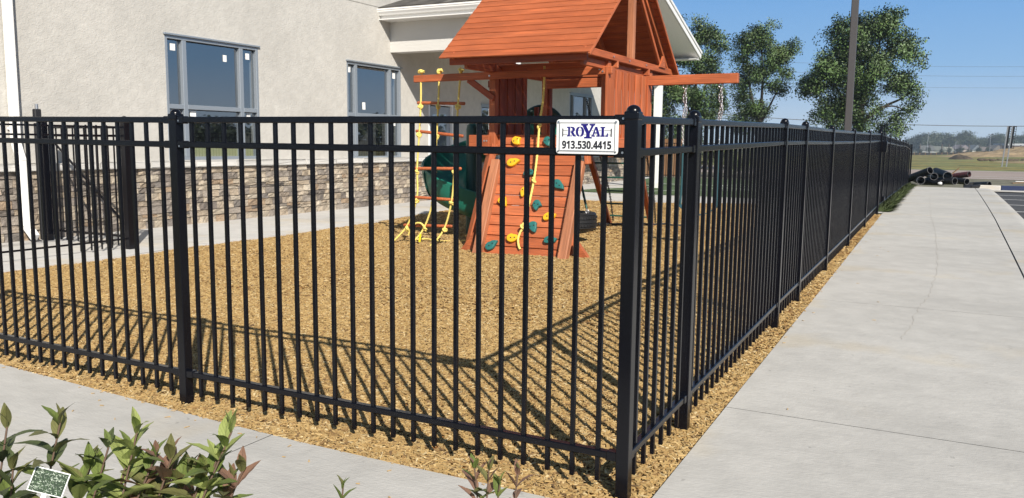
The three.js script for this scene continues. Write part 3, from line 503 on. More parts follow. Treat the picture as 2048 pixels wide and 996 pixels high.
/* ------------------------------------------------------------------ the sign on the front fence */
{
  const s = thing('metal_sign', 'white metal sign with blue company name and phone number, wired to the front fence', 'sign', [-.1735, 1.399, .034]);
  const w = .253, h = .129, r = .012, sh = new THREE.Shape(); sh.moveTo(-w / 2 + r, -h / 2); sh.lineTo(w / 2 - r, -h / 2); sh.quadraticCurveTo(w / 2, -h / 2, w / 2, -h / 2 + r); sh.lineTo(w / 2, h / 2 - r); sh.quadraticCurveTo(w / 2, h / 2, w / 2 - r, h / 2); sh.lineTo(-w / 2 + r, h / 2); sh.quadraticCurveTo(-w / 2, h / 2, -w / 2, h / 2 - r); sh.lineTo(-w / 2, -h / 2 + r); sh.quadraticCurveTo(-w / 2, -h / 2, -w / 2 + r, -h / 2);
  const cw = 1536, chh = Math.round(cw * .101 / .222), c = document.createElement('canvas'); c.width = cw; c.height = chh; const x = c.getContext('2d');
  x.fillStyle = '#f4f4f2'; x.fillRect(0, 0, cw, chh);
  const blue = '#1d1470', ink = '#23232b';
  // fence-like lines and end posts behind the name
  x.fillStyle = ink; x.fillRect(70, chh * .245, cw - 140, 14); x.fillRect(70, chh * .405, cw - 140, 14); x.fillRect(60, chh * .18, 36, chh * .31); x.fillRect(cw - 96, chh * .18, 36, chh * .31);
  const stencil = (ch, cx, base, size, sx, gap) => { x.save(); x.translate(cx, base); x.scale(sx, 1); x.font = `bold ${size}px serif`; x.textAlign = 'center'; x.textBaseline = 'alphabetic'; x.lineWidth = 36; x.strokeStyle = '#f4f4f2'; x.strokeText(ch, 0, 0); x.strokeText(ch, 0, 0); x.fillStyle = blue; x.lineWidth = 17; x.lineJoin = 'miter'; x.strokeStyle = blue; x.strokeText(ch, 0, 0); x.fillText(ch, 0, 0); x.restore(); if (gap) { x.fillStyle = '#f4f4f2'; x.fillRect(cx + gap[0], gap[1], gap[2], gap[3]); } };
  const bl = chh * .475, sz = chh * .49;
  stencil('R', 325, bl, sz, 1.06, [-34, bl - sz * .7, 13, sz * .73]); stencil('O', 575, bl, sz, .98, [-9, bl - sz * .72, 18, sz * .75]);
  stencil('A', 1035, bl, sz, 1.0, null); stencil('L', 1265, bl, sz, 1.0, [14, bl - sz * .12, 14, sz * .16]);
  stencil('Y', 805, chh * .545, chh * .74, 1.08, null);
  x.fillStyle = ink; x.font = `bold ${Math.round(chh * .40)}px sans-serif`; x.textAlign = 'center'; x.textBaseline = 'alphabetic'; x.save(); x.translate(cw / 2, chh * .94); const tw = x.measureText('913.530.4415').width; x.scale((cw - 120) / tw, 1); x.lineWidth = 15; x.strokeStyle = ink; x.strokeText('913.530.4415', 0, 0); x.fillText('913.530.4415', 0, 0); x.restore();
  const t = new THREE.CanvasTexture(c); t.colorSpace = THREE.SRGBColorSpace; t.anisotropy = 8;
  const ex = new THREE.ExtrudeGeometry(sh, { depth: .0016, bevelEnabled: true, bevelSize: .0012, bevelThickness: .0012, bevelSegments: 2, curveSegments: 8 });
  put(s, 'panel', ex, M.white, [0, 0, -.003]);
  put(s, 'print', new THREE.PlaneGeometry(.222, .101), std({ map: t, roughness: .45 }), [0, -.001, .0016]);
  const line = (a, b) => span(s, 'pressed_line', board(1, .0012, .0022, .0004), M.greySteel, a, b);
  line(V(-.114, .0535, .0014), V(.114, .0535, .0014)); line(V(-.114, -.0545, .0014), V(.114, -.0545, .0014)); line(V(-.114, .0535, .0014), V(-.114, -.0545, .0014)); line(V(.114, .0535, .0014), V(.114, -.0545, .0014));
  for (const [px, py] of [[-.118, .056], [.118, .056], [-.118, -.056], [.118, -.056]]) put(s, py > 0 ? 'screw' : 'hole', new THREE.CylinderGeometry(py > 0 ? .0042 : .0028, py > 0 ? .0042 : .0028, .002, 12).rotateX(Math.PI / 2), py > 0 ? M.steel : M.blackMatt, [px, py, .0022]);
  s.rotation.z = -.004;
}

/* ------------------------------------------------------------------ wooden play tower */
{
  rnd = makeRng(505);
  const T = thing('playset', 'orange stained wooden play tower with pitched roof, rock wall and green slide', 'playset');
  const W = () => pick(M.woodTones);
  const XL = -4.24, XR = -2.62, ZF = -6.5, ZB = -8.15, DK = 1.47;
  const stick = (name, sx, sy, sz, pos, rot, mat, par = T) => put(par, name, board(sx, sy, sz, .006), mat || W(), pos, rot);
  const slant = (name, a, b, w, d, mat, roll = 0, par = T) => { const L = a.distanceTo(b); const m = span(par, name, board(1, w, d, .006, 1.6 / L), mat || W(), a, b, roll); return m; };
  const bolt = (par, x, y, z, ry = 0) => put(par, 'bolt', new THREE.CylinderGeometry(.011, .012, .01, 10).rotateX(Math.PI / 2), M.steel, [x, y, z], [0, ry, 0]);
  // four posts
  for (const [x, z] of [[XL + .045, ZF - .045], [XR - .045, ZF - .045], [XL + .045, ZB + .045], [XR - .045, ZB + .045]]) { const lo = x < -4 && z < -8 ? 0 : 1.22; stick('post', .09, 2.36 - lo, .09, [x, (2.36 + lo) / 2, z]); }
  stick('rear_post', .10, 1.5, .09, [XL + .07, 1.6, ZB + .02], null, M.woodDeep);
  // platform: rim joists and deck boards
  stick('joist', 1.74, .16, .05, [-3.61, 1.392, -6.62]); stick('joist', XR - XL, .14, .045, [(XL + XR) / 2, 1.38, ZB - .03]);
  for (let i = 0; i < 2; i++) { stick('joist', .045, .14, ZF - ZB, [i ? XR + .028 : XL - .028, 1.38, (ZF + ZB) / 2]); stick('joist_rim', .04, .085, ZF - ZB + .1, [i ? XR + .03 : XL - .03, 1.26, (ZF + ZB) / 2]); }
  bolt(T, -4.27, 1.40, -6.588); bolt(T, -4.235, 1.40, -6.588);
  for (let i = 0; i < 12; i++) stick('deck_board', XR - XL - .02, .025, .128, [(XL + XR) / 2, DK, ZF - .12 - i * .134]);
  // right wall: upright boards alternating near and far, with rails behind
  const rw = sub(T, 'right_wall'), lw = sub(T, 'left_wall');
  for (let i = 0; i < 12; i++) { const z = ZF - .145 - i * .118; put(rw, 'board', board(.024, .92, i % 2 ? .114 : .130, .004), W(), [XR - .004 + (i % 2 ? .024 : 0), 1.80, z]); }
  put(rw, 'board', board(.03, 1.0, .24, .004), W(), [XR + .012, 1.78, ZF + .02 - .05]);
  for (const y of [1.45, 2.1]) put(rw, 'rail', board(.04, .085, 1.5), W(), [XR - .05, y, -7.3]);
  for (let i = 0; i < 8; i++) put(lw, 'board', board(.024, .92, .118, .004), M.woodDeep, [XL + .03 + (i % 2 ? .014 : 0), 1.82, ZF - .14 - i * .112]);
  for (const y of [1.5, 2.12]) put(lw, 'rail', board(.04, .085, .95), M.woodDeep, [XL - .012, y, -7.0]);
  stick('grip_post', .06, .42, .05, [XL + .17, 1.66, -7.55], null, M.woodDeep);
  // beams: ladder beam in front, swing beam behind, cross ties
  stick('ladder_beam', 2.80, .092, .044, [-3.945, 2.222, -6.44], [0, 0, .012]);
  bolt(T, -4.19, 2.215, -6.414); bolt(T, -2.70, 2.25, -6.414); bolt(T, -2.66, 2.225, -6.414);
  slant('knee_brace', V(-4.52, 2.18, -6.46), V(-4.15, 1.93, -6.47), .08, .04, M.woodDeep);
  stick('swing_beam', 2.68, .125, .085, [-2.75, 2.215, -7.93], [0, 0, .006]);
  for (const x of [XL + .05, XR - .06]) stick('tie', .045, .09, 3.0, [x, 2.30, -7.33]);
  stick('cross_tie', 1.7, .09, .045, [(XL + XR) / 2, 2.33, -6.72]); stick('cross_tie', 1.7, .09, .045, [(XL + XR) / 2, 2.33, -7.9]);
  // roof: two slopes of lapped boards, rafters, trusses open to the gable
  const EZ = 1.69, RX0 = -4.45, RX1 = -2.505, EYY = 2.355, RYY = 3.70, ZC = -7.33, sl = Math.hypot(EZ, RYY - EYY), an = Math.atan2(RYY - EYY, EZ), nP = 17, pg = [0, 1, 2].map(() => board(RX1 - RX0, .019, sl / nP - .0045, .003));
  for (const s of [1, -1]) {
    const R0 = sub(T, 'roof_slope', [0, 0, 0]);
    for (let i = 0; i < nP; i++) { const t = (i + .5) / nP; put(R0, 'plank', pick(pg), W(), [(RX0 + RX1) / 2 + R(-.003, .003), lerp(EYY, RYY, t) + .012, ZC + s * lerp(EZ, 0, t)], [s * (an - .04), s < 0 ? 0 : 0, 0]); }
    for (const x of [RX1 - .13, (RX0 + RX1) / 2, RX0 + .13]) { const a = V(x, lerp(EYY, RYY, .07) - .045, ZC + s * EZ * .93), b = V(x, RYY - .045, ZC); span(R0, 'rafter', board(1, .075, .038, .004, .8), W(), a, b); }
    span(R0, 'barge_board', board(1, .034, .03, .004, .8), M.wood, V(RX1 - .012, EYY - .008, ZC + s * EZ), V(RX1 - .012, RYY - .008, ZC));
    put(R0, 'eave_board', board(RX1 - RX0 - .16, .125, .036, .004), M.woodDeep, [(RX0 + RX1) / 2, EYY + .004, ZC + s * (EZ - .125)]);
  }
  stick('ridge_board', RX1 - RX0 - .1, .09, .04, [(RX0 + RX1) / 2, RYY - .06, ZC]);
  for (const x of [RX1 - .125, RX0 + .125]) { stick('truss_chord', .036, .085, 3.26, [x + .03, 2.405, ZC]); stick('king_post', .085, 1.25, .085, [x, 3.05, ZC + .04], null, x > -3 ? M.woodPale : W()); }
  for (const z of [-6.55, -7.1, -7.75]) put(T, 'bolt', new THREE.CylinderGeometry(.012, .012, .01, 10).rotateZ(Math.PI / 2), M.steel, [RX1 - .07, 2.405, z]);
  slant('truss_brace', V(RX1 - .10, 2.43, -8.42), V(RX1 - .10, 3.35, -7.42), .05, .04);
  { const g = new THREE.Shape(); g.moveTo(-.13, 0); g.lineTo(.13, 0); g.lineTo(.02, .16); g.closePath(); put(T, 'gusset', new THREE.ExtrudeGeometry(g, { depth: .03, bevelEnabled: false }).rotateY(Math.PI / 2), M.wood, [RX1 - .085, 2.43, -8.42]); }
  // climbing wall: planks, two square side rails, moulded holds bolted on
  const C = sub(T, 'rock_wall'), ang = Math.atan2(.63, 1.49), rz = y => -5.95 - y * .63 / 1.49, cp = [0, 1, 2].map(() => board(1.06, .124, .03, .003));
  for (let i = 0; i < 12; i++) { const y = .055 + i * .1255 * Math.cos(ang) / Math.cos(ang) * .985; put(C, 'plank', pick(cp), W(), [-3.49 + R(-.003, .003), y - .004, rz(y) - .016], [-ang, 0, 0]); }
  for (const x of [-4.065, -2.915]) { const a = V(x, -.06, rz(-.06) + .035), b = V(x, 1.155, rz(1.155) + .035), L = a.distanceTo(b); span(C, 'side_rail', board(1, .10, .115, .008, 1.6 / L), M.woodPale, a, b); }
  { const holdG = Array.from({ length: 4 }, (_, k) => { const s = new THREE.Shape(), n = 9, pts = []; for (let i = 0; i < n; i++) { const a = i / n * 6.283, r = (.049 + R(-.013, .013)) * (1 + .2 * Math.cos(2 * a + k) + .16 * Math.cos(3 * a + 2 * k)); pts.push(new THREE.Vector2(Math.cos(a) * r * 1.15, Math.sin(a) * r)); } s.setFromPoints(new THREE.SplineCurve([...pts, pts[0]]).getPoints(28)); for (const dx of [-.026, .026]) { const h = new THREE.Path(); h.absarc(dx, 0, .007, 0, 6.283, true); s.holes.push(h); } return toCreasedNormals(new THREE.ExtrudeGeometry(s, { depth: .026, bevelEnabled: true, bevelSize: .009, bevelThickness: .013, bevelSegments: 3, curveSegments: 6 }), .9); });
    const put1 = (l, m) => l.forEach(([x, y, t], i) => { const h = put(C, 'climbing_hold', holdG[(i * 3 + (m === M.holdTeal ? 1 : 0)) % 4], m, [x, y, rz(y) + .012], [-ang, 0, t]); for (const dx of [-.026, .026]) put(h, 'bolt', new THREE.CylinderGeometry(.009, .009, .003, 10).rotateX(Math.PI / 2), M.blackMatt, [dx, 0, .0395]); });
    put1([[-3.83, 1.13, .3], [-3.59, .78, -.5], [-3.87, .65, .5], [-3.19, .5, .35], [-3.62, .22, .1], [-3.85, 1.40, .6]], M.holdYellow);
    put1([[-3.57, 1.01, .25], [-3.15, .87, -.6], [-3.39, .63, -.2], [-3.39, .37, .3], [-3.12, .23, .2], [-3.90, .12, .7], [-3.41, 1.40, .2]], M.holdTeal); }
  // splayed front legs with their feet beside the wall
  for (const [x0, x1] of [[-4.20, -4.42], [-3.04, -3.0]]) { slant('leg', V(x0, 1.36, -6.56), V(x1, -.06, -6.28), .09, .12); }
  for (const [x, s] of [[-4.34, -1], [-2.89, 1]]) { const g = new THREE.Shape(); g.moveTo(0, -.05); g.lineTo(.26, -.05); g.lineTo(0, .24); g.closePath(); const m = put(T, 'foot_gusset', new THREE.ExtrudeGeometry(g, { depth: .06, bevelEnabled: true, bevelSize: .004, bevelThickness: .004, bevelSegments: 1 }), M.wood, [x + (s > 0 ? .04 : .08), 0, -6.2], [0, 0, 0], [s * .9, 1, 1]); }
  stick('beam_end', .30, .155, .05, [-4.315, 1.395, -6.40]); stick('beam_end', .055, .24, .10, [-2.845, 1.25, -6.44], [0, 0, .12]); for (const dx of [0, .035]) bolt(T, -4.235 + dx, 1.40, -6.372);
  // inclined access ladder at the back with chain handrails
  const L0 = [V(-4.02, 0, -10.35), V(-3.28, 0, -10.35)], L1 = [V(-3.62, 1.45, -8.2), V(-2.88, 1.45, -8.2)], LD = sub(T, 'ladder');
  L0.forEach((p, i) => span(LD, 'ladder_rail', board(1, .085, .075, .006, .6), M.woodTones[1], p.clone().add(V(0, .01, 0)), L1[i]));
  for (let i = 0; i < 6; i++) { const t = .10 + i * .155; span(LD, 'rung', new THREE.CylinderGeometry(.014, .014, 1, 10).rotateZ(Math.PI / 2), M.greenBar, L0[0].clone().lerp(L1[0], t).add(V(0, .05, 0)), L0[1].clone().lerp(L1[1], t).add(V(0, .05, 0))); }
  F.chain = (pts, step, r, thick) => { const c = new THREE.CatmullRomCurve3(pts), n = Math.floor(c.getLength() / step), l = []; for (let i = 0; i < n; i++) { const p = c.getPointAt((i + .5) / n), t = c.getTangentAt((i + .5) / n), g = new THREE.TorusGeometry(r, thick, 5, 10).scale(.62, 1, 1); g.rotateY(i % 2 ? Math.PI / 2 : 0); const q = new THREE.Quaternion().setFromUnitVectors(V(0, 1, 0), t); l.push(g.applyQuaternion(q).translate(p.x, p.y, p.z)); } return merge(l); };
  for (let i = 0; i < 2; i++) { const a = L1[i].clone().add(V(.02, .55, 0)), b = L0[i].clone().add(V(.07, .10, .03)); put(LD, 'hand_chain', F.chain([a, a.clone().lerp(b, .35).add(V(.03, -.06, 0)), a.clone().lerp(b, .7).add(V(.05, -.03, 0)), b], .036, .024, .0065), M.blackMatt); }
  // spiral slide of dark green plastic round a central pole
  const S = sub(T, 'slide', [-5.26, 0, -7.85]);
  put(S, 'centre_pole', new THREE.LatheGeometry([[0, 1.66], [.05, 1.66], [.09, 1.63], [.10, 1.57], [.10, .0]].map(p => new THREE.Vector2(...p)), 28), M.slideDark);
  { const prof = [[.085, .12], [.11, .02], [.20, -.035], [.42, -.05], [.60, -.01], [.69, .10], [.725, .25], [.73, .36], [.75, .37], [.765, .355], [.75, .22], [.71, .06], [.62, -.045], [.42, -.085], [.20, -.07], [.09, -.02]];
    const n = 84, P = [], I = [], a0 = -.42, a1 = a0 - 5.55, UV = [];
    for (let i = 0; i <= n; i++) { const t = i / n, a = lerp(a0, a1, t), y = lerp(1.40, .25, smooth(0, .95, t) * .3 + t * .7), grow = 1 + .10 * smooth(.8, 1, t); const lipT = .62 + .38 * smooth(0, .3, t) * (1 - .45 * smooth(.75, 1, t)); prof.forEach(([r, h]) => { P.push(Math.cos(a) * r * grow, y + (h > .05 ? h * lipT : h), Math.sin(a) * r * grow); UV.push(t * 4, r); }); }
    const k = prof.length; for (let i = 0; i < n; i++) for (let j = 0; j < k; j++) { const a = i * k + j, b = i * k + (j + 1) % k; I.push(a, b, a + k, b, b + k, a + k); }
    const g = new THREE.BufferGeometry(); g.setAttribute('position', new THREE.Float32BufferAttribute(P, 3)); g.setAttribute('uv', new THREE.Float32BufferAttribute(UV, 2)); g.setIndex(I); g.computeVertexNormals(); put(S, 'trough', toCreasedNormals(g, .9), M.slide);
    for (const t of [.52, .66, .80]) { const a = lerp(a0, a1, t), y = lerp(1.40, .25, smooth(0, .95, t) * .3 + t * .7); const pr = prof.slice(8, 16).map(([r, h]) => V(Math.cos(a) * (r + .004) , y + h - .004, Math.sin(a) * (r + .004))); put(S, 'seam', new THREE.TubeGeometry(new THREE.CatmullRomCurve3(pr), 20, .012, 6), M.slideDark); } }
  { const g = new THREE.TorusGeometry(.36, .05, 8, 20, Math.PI).scale(1, 1.2, 1); put(S, 'hood', g, M.slideDark, [.93, 1.45, -.42], [0, .7, 0]); put(S, 'hood_panel', new THREE.CircleGeometry(.36, 20, 0, Math.PI).scale(1, 1.2, 1), M.slide, [.93, 1.45, -.43], [0, .7, 0]); }
}
/* ------------------------------------------------------------------ what hangs from the tower */
// three-strand laid rope along a curve
function ropeGeo(pts, r = .0148, lay = 50) {
  const c = new THREE.CatmullRomCurve3(pts.map(p => p.isVector3 ? p : V(...p))), len = c.getLength(), seg = Math.max(6, Math.ceil(len / .011)), nr = 9, fr = c.computeFrenetFrames(seg, false), P = [], I = [], U = [];
  for (let i = 0; i <= seg; i++) { const p = c.getPointAt(i / seg); for (let j = 0; j < nr; j++) { const a = j / nr * 6.2832, rr = r * (.86 + .2 * Math.cos(3 * (a - i / seg * len * lay))); const n = fr.normals[i], b = fr.binormals[i]; P.push(p.x + (n.x * Math.cos(a) + b.x * Math.sin(a)) * rr, p.y + (n.y * Math.cos(a) + b.y * Math.sin(a)) * rr, p.z + (n.z * Math.cos(a) + b.z * Math.sin(a)) * rr); U.push(i, j); } }
  for (let i = 0; i < seg; i++) for (let j = 0; j < nr; j++) { const a = i * nr + j, b = i * nr + (j + 1) % nr; I.push(a, b, a + nr, b, b + nr, a + nr); }
  const g = new THREE.BufferGeometry(); g.setAttribute('position', new THREE.Float32BufferAttribute(P, 3)); g.setAttribute('uv', new THREE.Float32BufferAttribute(U, 2)); g.setIndex(I); g.computeVertexNormals(); return g;
}
function knotGeo(s = .03) { const l = []; const k = new THREE.TorusKnotGeometry(s * .72, s * .42, 48, 7, 2, 3); l.push(k); return merge(l); }
{
  rnd = makeRng(909);
  const knot = knotGeo(.03), Z = -6.44;
  const L = thing('rope_ladder', 'yellow rope ladder with orange wooden rungs hanging from the long front beam', 'rope ladder');
  const rung = [[[-5.30, 1.893], [-4.56, 1.876]], [[-5.325, 1.522], [-4.585, 1.457]], [[-5.365, 1.022], [-4.612, 1.036]], [[-5.365, .637], [-4.66, .622]], [[-5.53, .247], [-4.753, .272]]];
  const rg = (a, b, i) => { const m = span(L, 'rung', new THREE.CapsuleGeometry(.021, .96, 4, 10).rotateZ(Math.PI / 2), i === 1 ? M.woodTones[3] : M.woodTones[i % 3], V(a[0], a[1], Z + (i === 3 ? .015 : 0)), V(b[0], b[1], Z - .005)); };
  rung.forEach(([a, b], i) => rg(a, b, i));
  const frac = [.09, .46, .87], top = [[-5.236, 2.20], [-4.95, 2.20], [-4.63, 2.21]];
  frac.forEach((f, k) => {
    const pts = [[top[k][0], top[k][1], Z + .005]]; rung.forEach(([a, b]) => pts.push([lerp(a[0], b[0], f), lerp(a[1], b[1], f) + .0, Z + .012]));
    const end = [[-5.68, -.03, -6.30], [-5.35, -.03, -6.28], [-5.03, -.03, -6.26]][k];
    pts.push([lerp(pts[5][0], end[0], .4), .12, Z + .06], end);
    put(L, 'rope', ropeGeo(pts), M.rope);
    for (let i = 0; i < 5; i++) put(L, 'knot', knot, M.rope, [pts[i + 1][0] - .004, pts[i + 1][1] - .045, pts[i + 1][2]], [rnd() * 3, rnd() * 3, rnd() * 3]);
    put(L, 'knot', knot, M.rope, [top[k][0], 2.295, Z], [1, k, 0], [1.15, .9, 1.1]); put(L, 'rope_end', ropeGeo([[top[k][0], 2.29, Z], [top[k][0] + .03, 2.31, Z + .01], [top[k][0] + .06, 2.295, Z + .015]]), M.rope);
  });
  put(L, 'rope', ropeGeo([[-5.42, .12, Z + .05], [-5.38, .2, Z + .05], [-5.30, .285, Z + .045], [-5.22, .29, Z + .04], [-5.17, .24, Z + .03]]), M.rope);
  put(L, 'rope', ropeGeo([[-4.95, -.0, -6.9], [-4.8, .035, -6.85], [-4.62, .02, -6.95], [-4.5, .01, -7.1]]), M.rope);
  put(L, 'rope', ropeGeo([[-5.62, .0, -6.75], [-5.4, .03, -6.8], [-5.2, .02, -6.72], [-5.0, .02, -6.8]]), M.rope);
  put(L, 'tag', board(.03, .11, .004), M.ropeTag, [-5.19, .10, -6.33], [0, .1, -.15]);

  const K = thing('climbing_rope', 'knotted yellow climbing rope lying down the middle of the rock wall', 'rope');
  const kp = [[-3.46, 2.32, -6.50], [-3.47, 1.95, -6.50], [-3.50, 1.585, -6.46], [-3.475, 1.25, -6.36], [-3.47, .92, -6.26], [-3.475, .65, -6.15], [-3.495, .375, -6.045], [-3.535, .285, -6.02], [-3.545, .21, -6.0], [-3.52, .13, -5.975], [-3.50, .10, -5.97]];
  put(K, 'rope', ropeGeo(kp, .0165, 46), M.rope); for (const i of [2, 4, 6]) put(K, 'knot', knot, M.rope, kp[i], [i, 1, i * 2], [1.1, 1.1, 1.1]);

  const TY = thing('tire_swing', 'black tire swing hanging flat below the play tower platform', 'tire swing', [-3.44, .345, -7.45]);
  { const p = []; const half = [[.16, .055], [.18, .09], [.235, .115], [.285, .112], [.305, .095], [.312, .088], [.302, .078], [.302, .070], [.314, .064], [.316, .034], [.304, .030], [.304, .020], [.317, .016]]; for (const [r, y] of half) p.push([r, y]); for (const [r, y] of half.slice().reverse()) p.push([r, -y]); p.push([.155, -.03], [.15, 0], [.155, .03], [.16, .055]); const g = new THREE.LatheGeometry(p.map(q => new THREE.Vector2(...q)), 48); const lug = []; for (let i = 0; i < 44; i++) { const a = i / 44 * 6.283; for (const y of [.05, -.05]) lug.push(box(.012, .03, .024).translate(.314, y, 0).rotateY(a + (y > 0 ? 0 : .07))); } put(TY, 'tyre', toCreasedNormals(g, .5), M.rubber); tag(put(TY, 'tread_blocks', merge(lug), M.rubber), null, null, null, 'stuff');
    for (let i = 0; i < 3; i++) { const a = i * 2.094 + .3, x = Math.cos(a) * .235, z = Math.sin(a) * .235; put(TY, 'chain', F.chain([V(x, .12, z), V(x * .5, .5, z * .5), V(x * .1, .86, z * .1)], .034, .022, .006), M.steel); put(TY, 'eye_bolt', new THREE.TorusGeometry(.022, .007, 8, 14), M.steel, [x, .13, z], [0, a, 0]); put(TY, 'sleeve', tube([[x * .95, .17, z * .95], [x * .55, .47, z * .55]], .017, 8, 8), M.greenBar); }
    put(TY, 'swivel', new THREE.CylinderGeometry(.03, .03, .1, 12), M.steel, [0, .9, 0]); }

  const SW = thing('chain_swing', 'chain swing with teal sleeves hanging from the beam beside the tower', 'swing');
  for (const [x, s] of [[-2.10, 0], [-1.63, 1]]) { put(SW, 'hanger', new THREE.TorusGeometry(.028, .008, 8, 14), M.steel, [x, 2.135, -7.93]); put(SW, 'chain', F.chain([V(x, 2.11, -7.93), V(x + .025, 1.95, -7.92), V(x - .01, 1.75, -7.93), V(x, 1.36, -7.93)], .03, .02, .0055), M.steel); put(SW, 'chain', F.chain([V(x + .02, 2.11, -7.93), V(x - .02, 1.98, -7.94), V(x + .035, 1.85, -7.92), V(x + .01, 1.70, -7.93)], .03, .02, .0055), M.steel); put(SW, 'sleeve', tube([[x, 1.38, -7.93], [x, 1.0, -7.93], [x - .01 + s * .02, .58, -7.93]], .015, 16, 10), M.tealSleeve); }
  put(SW, 'seat', (() => { const g = new THREE.BoxGeometry(.5, .012, .15, 16, 1, 1), p = g.attributes.position; for (let i = 0; i < p.count; i++) p.setY(i, p.getY(i) + .12 * Math.pow(p.getX(i) / .25, 2)); g.computeVertexNormals(); return g; })(), M.tealSleeve, [-1.865, .46, -7.93]);

  const hz = [[-4.05, -9.9], [-3.76, -10.15], [-3.58, -10.5], [-3.28, -10.27], [-3.05, -10.4], [-2.84, -10.15], [-2.6, -10.3]].map(([x, z]) => [x, mulchY(x, z) + .025, z]);
  tag(put(scene, 'hose', tube(hz, .016, 60, 8), M.blackMatt), 'thin black hose lying on the mulch behind the tower ladder', 'hose');
}

/* ------------------------------------------------------------------ trees */
const clumpGeo = (() => { // a tuft of leaves on twig ends
  rnd = makeRng(42); const P = [], N = [], I = [];
  for (let k = 0; k < 11; k++) {
    const c = V(R(-1, 1), R(-1, 1), R(-1, 1)).normalize().multiplyScalar(.25 + .75 * rnd()), d = c.clone().normalize().add(V(R(-.7, .7), R(-.9, .3), R(-.7, .7))).normalize(), s = d.clone().cross(V(R(-1, 1), R(-1, 1), R(-1, 1))).normalize(), n = d.clone().cross(s).normalize().lerp(V(c.x * .5, 1, c.z * .5).normalize(), .62).normalize(), L = R(.38, .62), w = L * .34, o = P.length / 3;
    for (const v of [c, c.clone().addScaledVector(d, L * .5).addScaledVector(s, w), c.clone().addScaledVector(d, L), c.clone().addScaledVector(d, L * .5).addScaledVector(s, -w)]) { P.push(v.x, v.y, v.z); N.push(n.x, n.y, n.z); }
    I.push(o, o + 1, o + 2, o, o + 2, o + 3);
  }
  const g = new THREE.BufferGeometry(); g.setAttribute('position', new THREE.Float32BufferAttribute(P, 3)); g.setAttribute('normal', new THREE.Float32BufferAttribute(N, 3)); g.setIndex(I); return g;
})();
// lobes: [x, y, z, rx, ry] in the tree's own metres; clumps gather on twigs that run out to each lobe's skin
function crown(parent, name, lobes, per, size, seed, tone) {
  rnd = makeRng(seed); const pts = [], twigs = [];
  for (const [x, y, z, rx, ry] of lobes) {
    const c = V(x, y, z), vol = rx * ry, nT = Math.round(per * vol);
    for (let k = 0; k < nT; k++) {
      const d = V(R(-1, 1), R(-1, 1), R(-1, 1)); if (d.lengthSq() > 1 || d.lengthSq() < .05) { k--; continue; } d.normalize();
      const reach = Math.pow(rnd(), .42) * R(.82, 1.1), e = c.clone().add(V(d.x * rx * reach, d.y * ry * reach, d.z * rx * .85 * reach));
      if (Math.sin(e.x * 2.3 + seed) * Math.sin(e.y * 2.7 + seed * 1.7) + .6 * Math.sin(e.z * 2.1 + e.x * 1.1 + seed * .3) < -.42) continue;
      const n = 9 + Math.floor(rnd() * 11), sp = size * R(1.6, 2.7); for (let q = 0; q < n; q++) pts.push({ out: d.clone().add(V(R(-.5, .5), .35 + R(-.4, .4), R(-.5, .5))).normalize(), p: e.clone().add(V(R(-1, 1), R(-.8, .6), R(-1, 1)).multiplyScalar(sp)) });
    }
  }
  const im = new THREE.InstancedMesh(clumpGeo, M.treeLeaf, pts.length), m = new THREE.Matrix4(), q = new THREE.Quaternion(), e = new THREE.Euler(), col = new THREE.Color();
  const spin = new THREE.Quaternion(), UPY = V(0, 1, 0); pts.forEach(({ p, out }, i) => { q.setFromUnitVectors(UPY, out).multiply(spin.setFromAxisAngle(UPY, rnd() * 6.283)); const s = size * R(.7, 1.35); m.compose(p, q, V(s, s * .85, s)); im.setMatrixAt(i, m); const b = R(.8, 1.22), y = rnd() < .12 ? 1.3 : 1; col.setRGB(tone[0] * b * y, tone[1] * b * (y > 1 ? 1.1 : 1), tone[2] * b); im.setColorAt(i, col); });
  im.name = name; im.castShadow = im.receiveShadow = true; parent.add(im); return im;
}
function limb(parent, name, pts, r0, r1) { const c = new THREE.CatmullRomCurve3(pts.map(p => V(...p))), n = 14, g = new THREE.TubeGeometry(c, n, 1, 7, false), p = g.attributes.position; for (let i = 0; i <= n; i++) { const o = c.getPointAt(i / n), r = lerp(r0, r1, i / n); for (let j = 0; j <= 7; j++) { const k = i * 8 + j; p.setXYZ(k, o.x + (p.getX(k) - o.x) * r, o.y + (p.getY(k) - o.y) * r, o.z + (p.getZ(k) - o.z) * r); } } g.computeVertexNormals(); return put(parent, name, g, M.bark); }
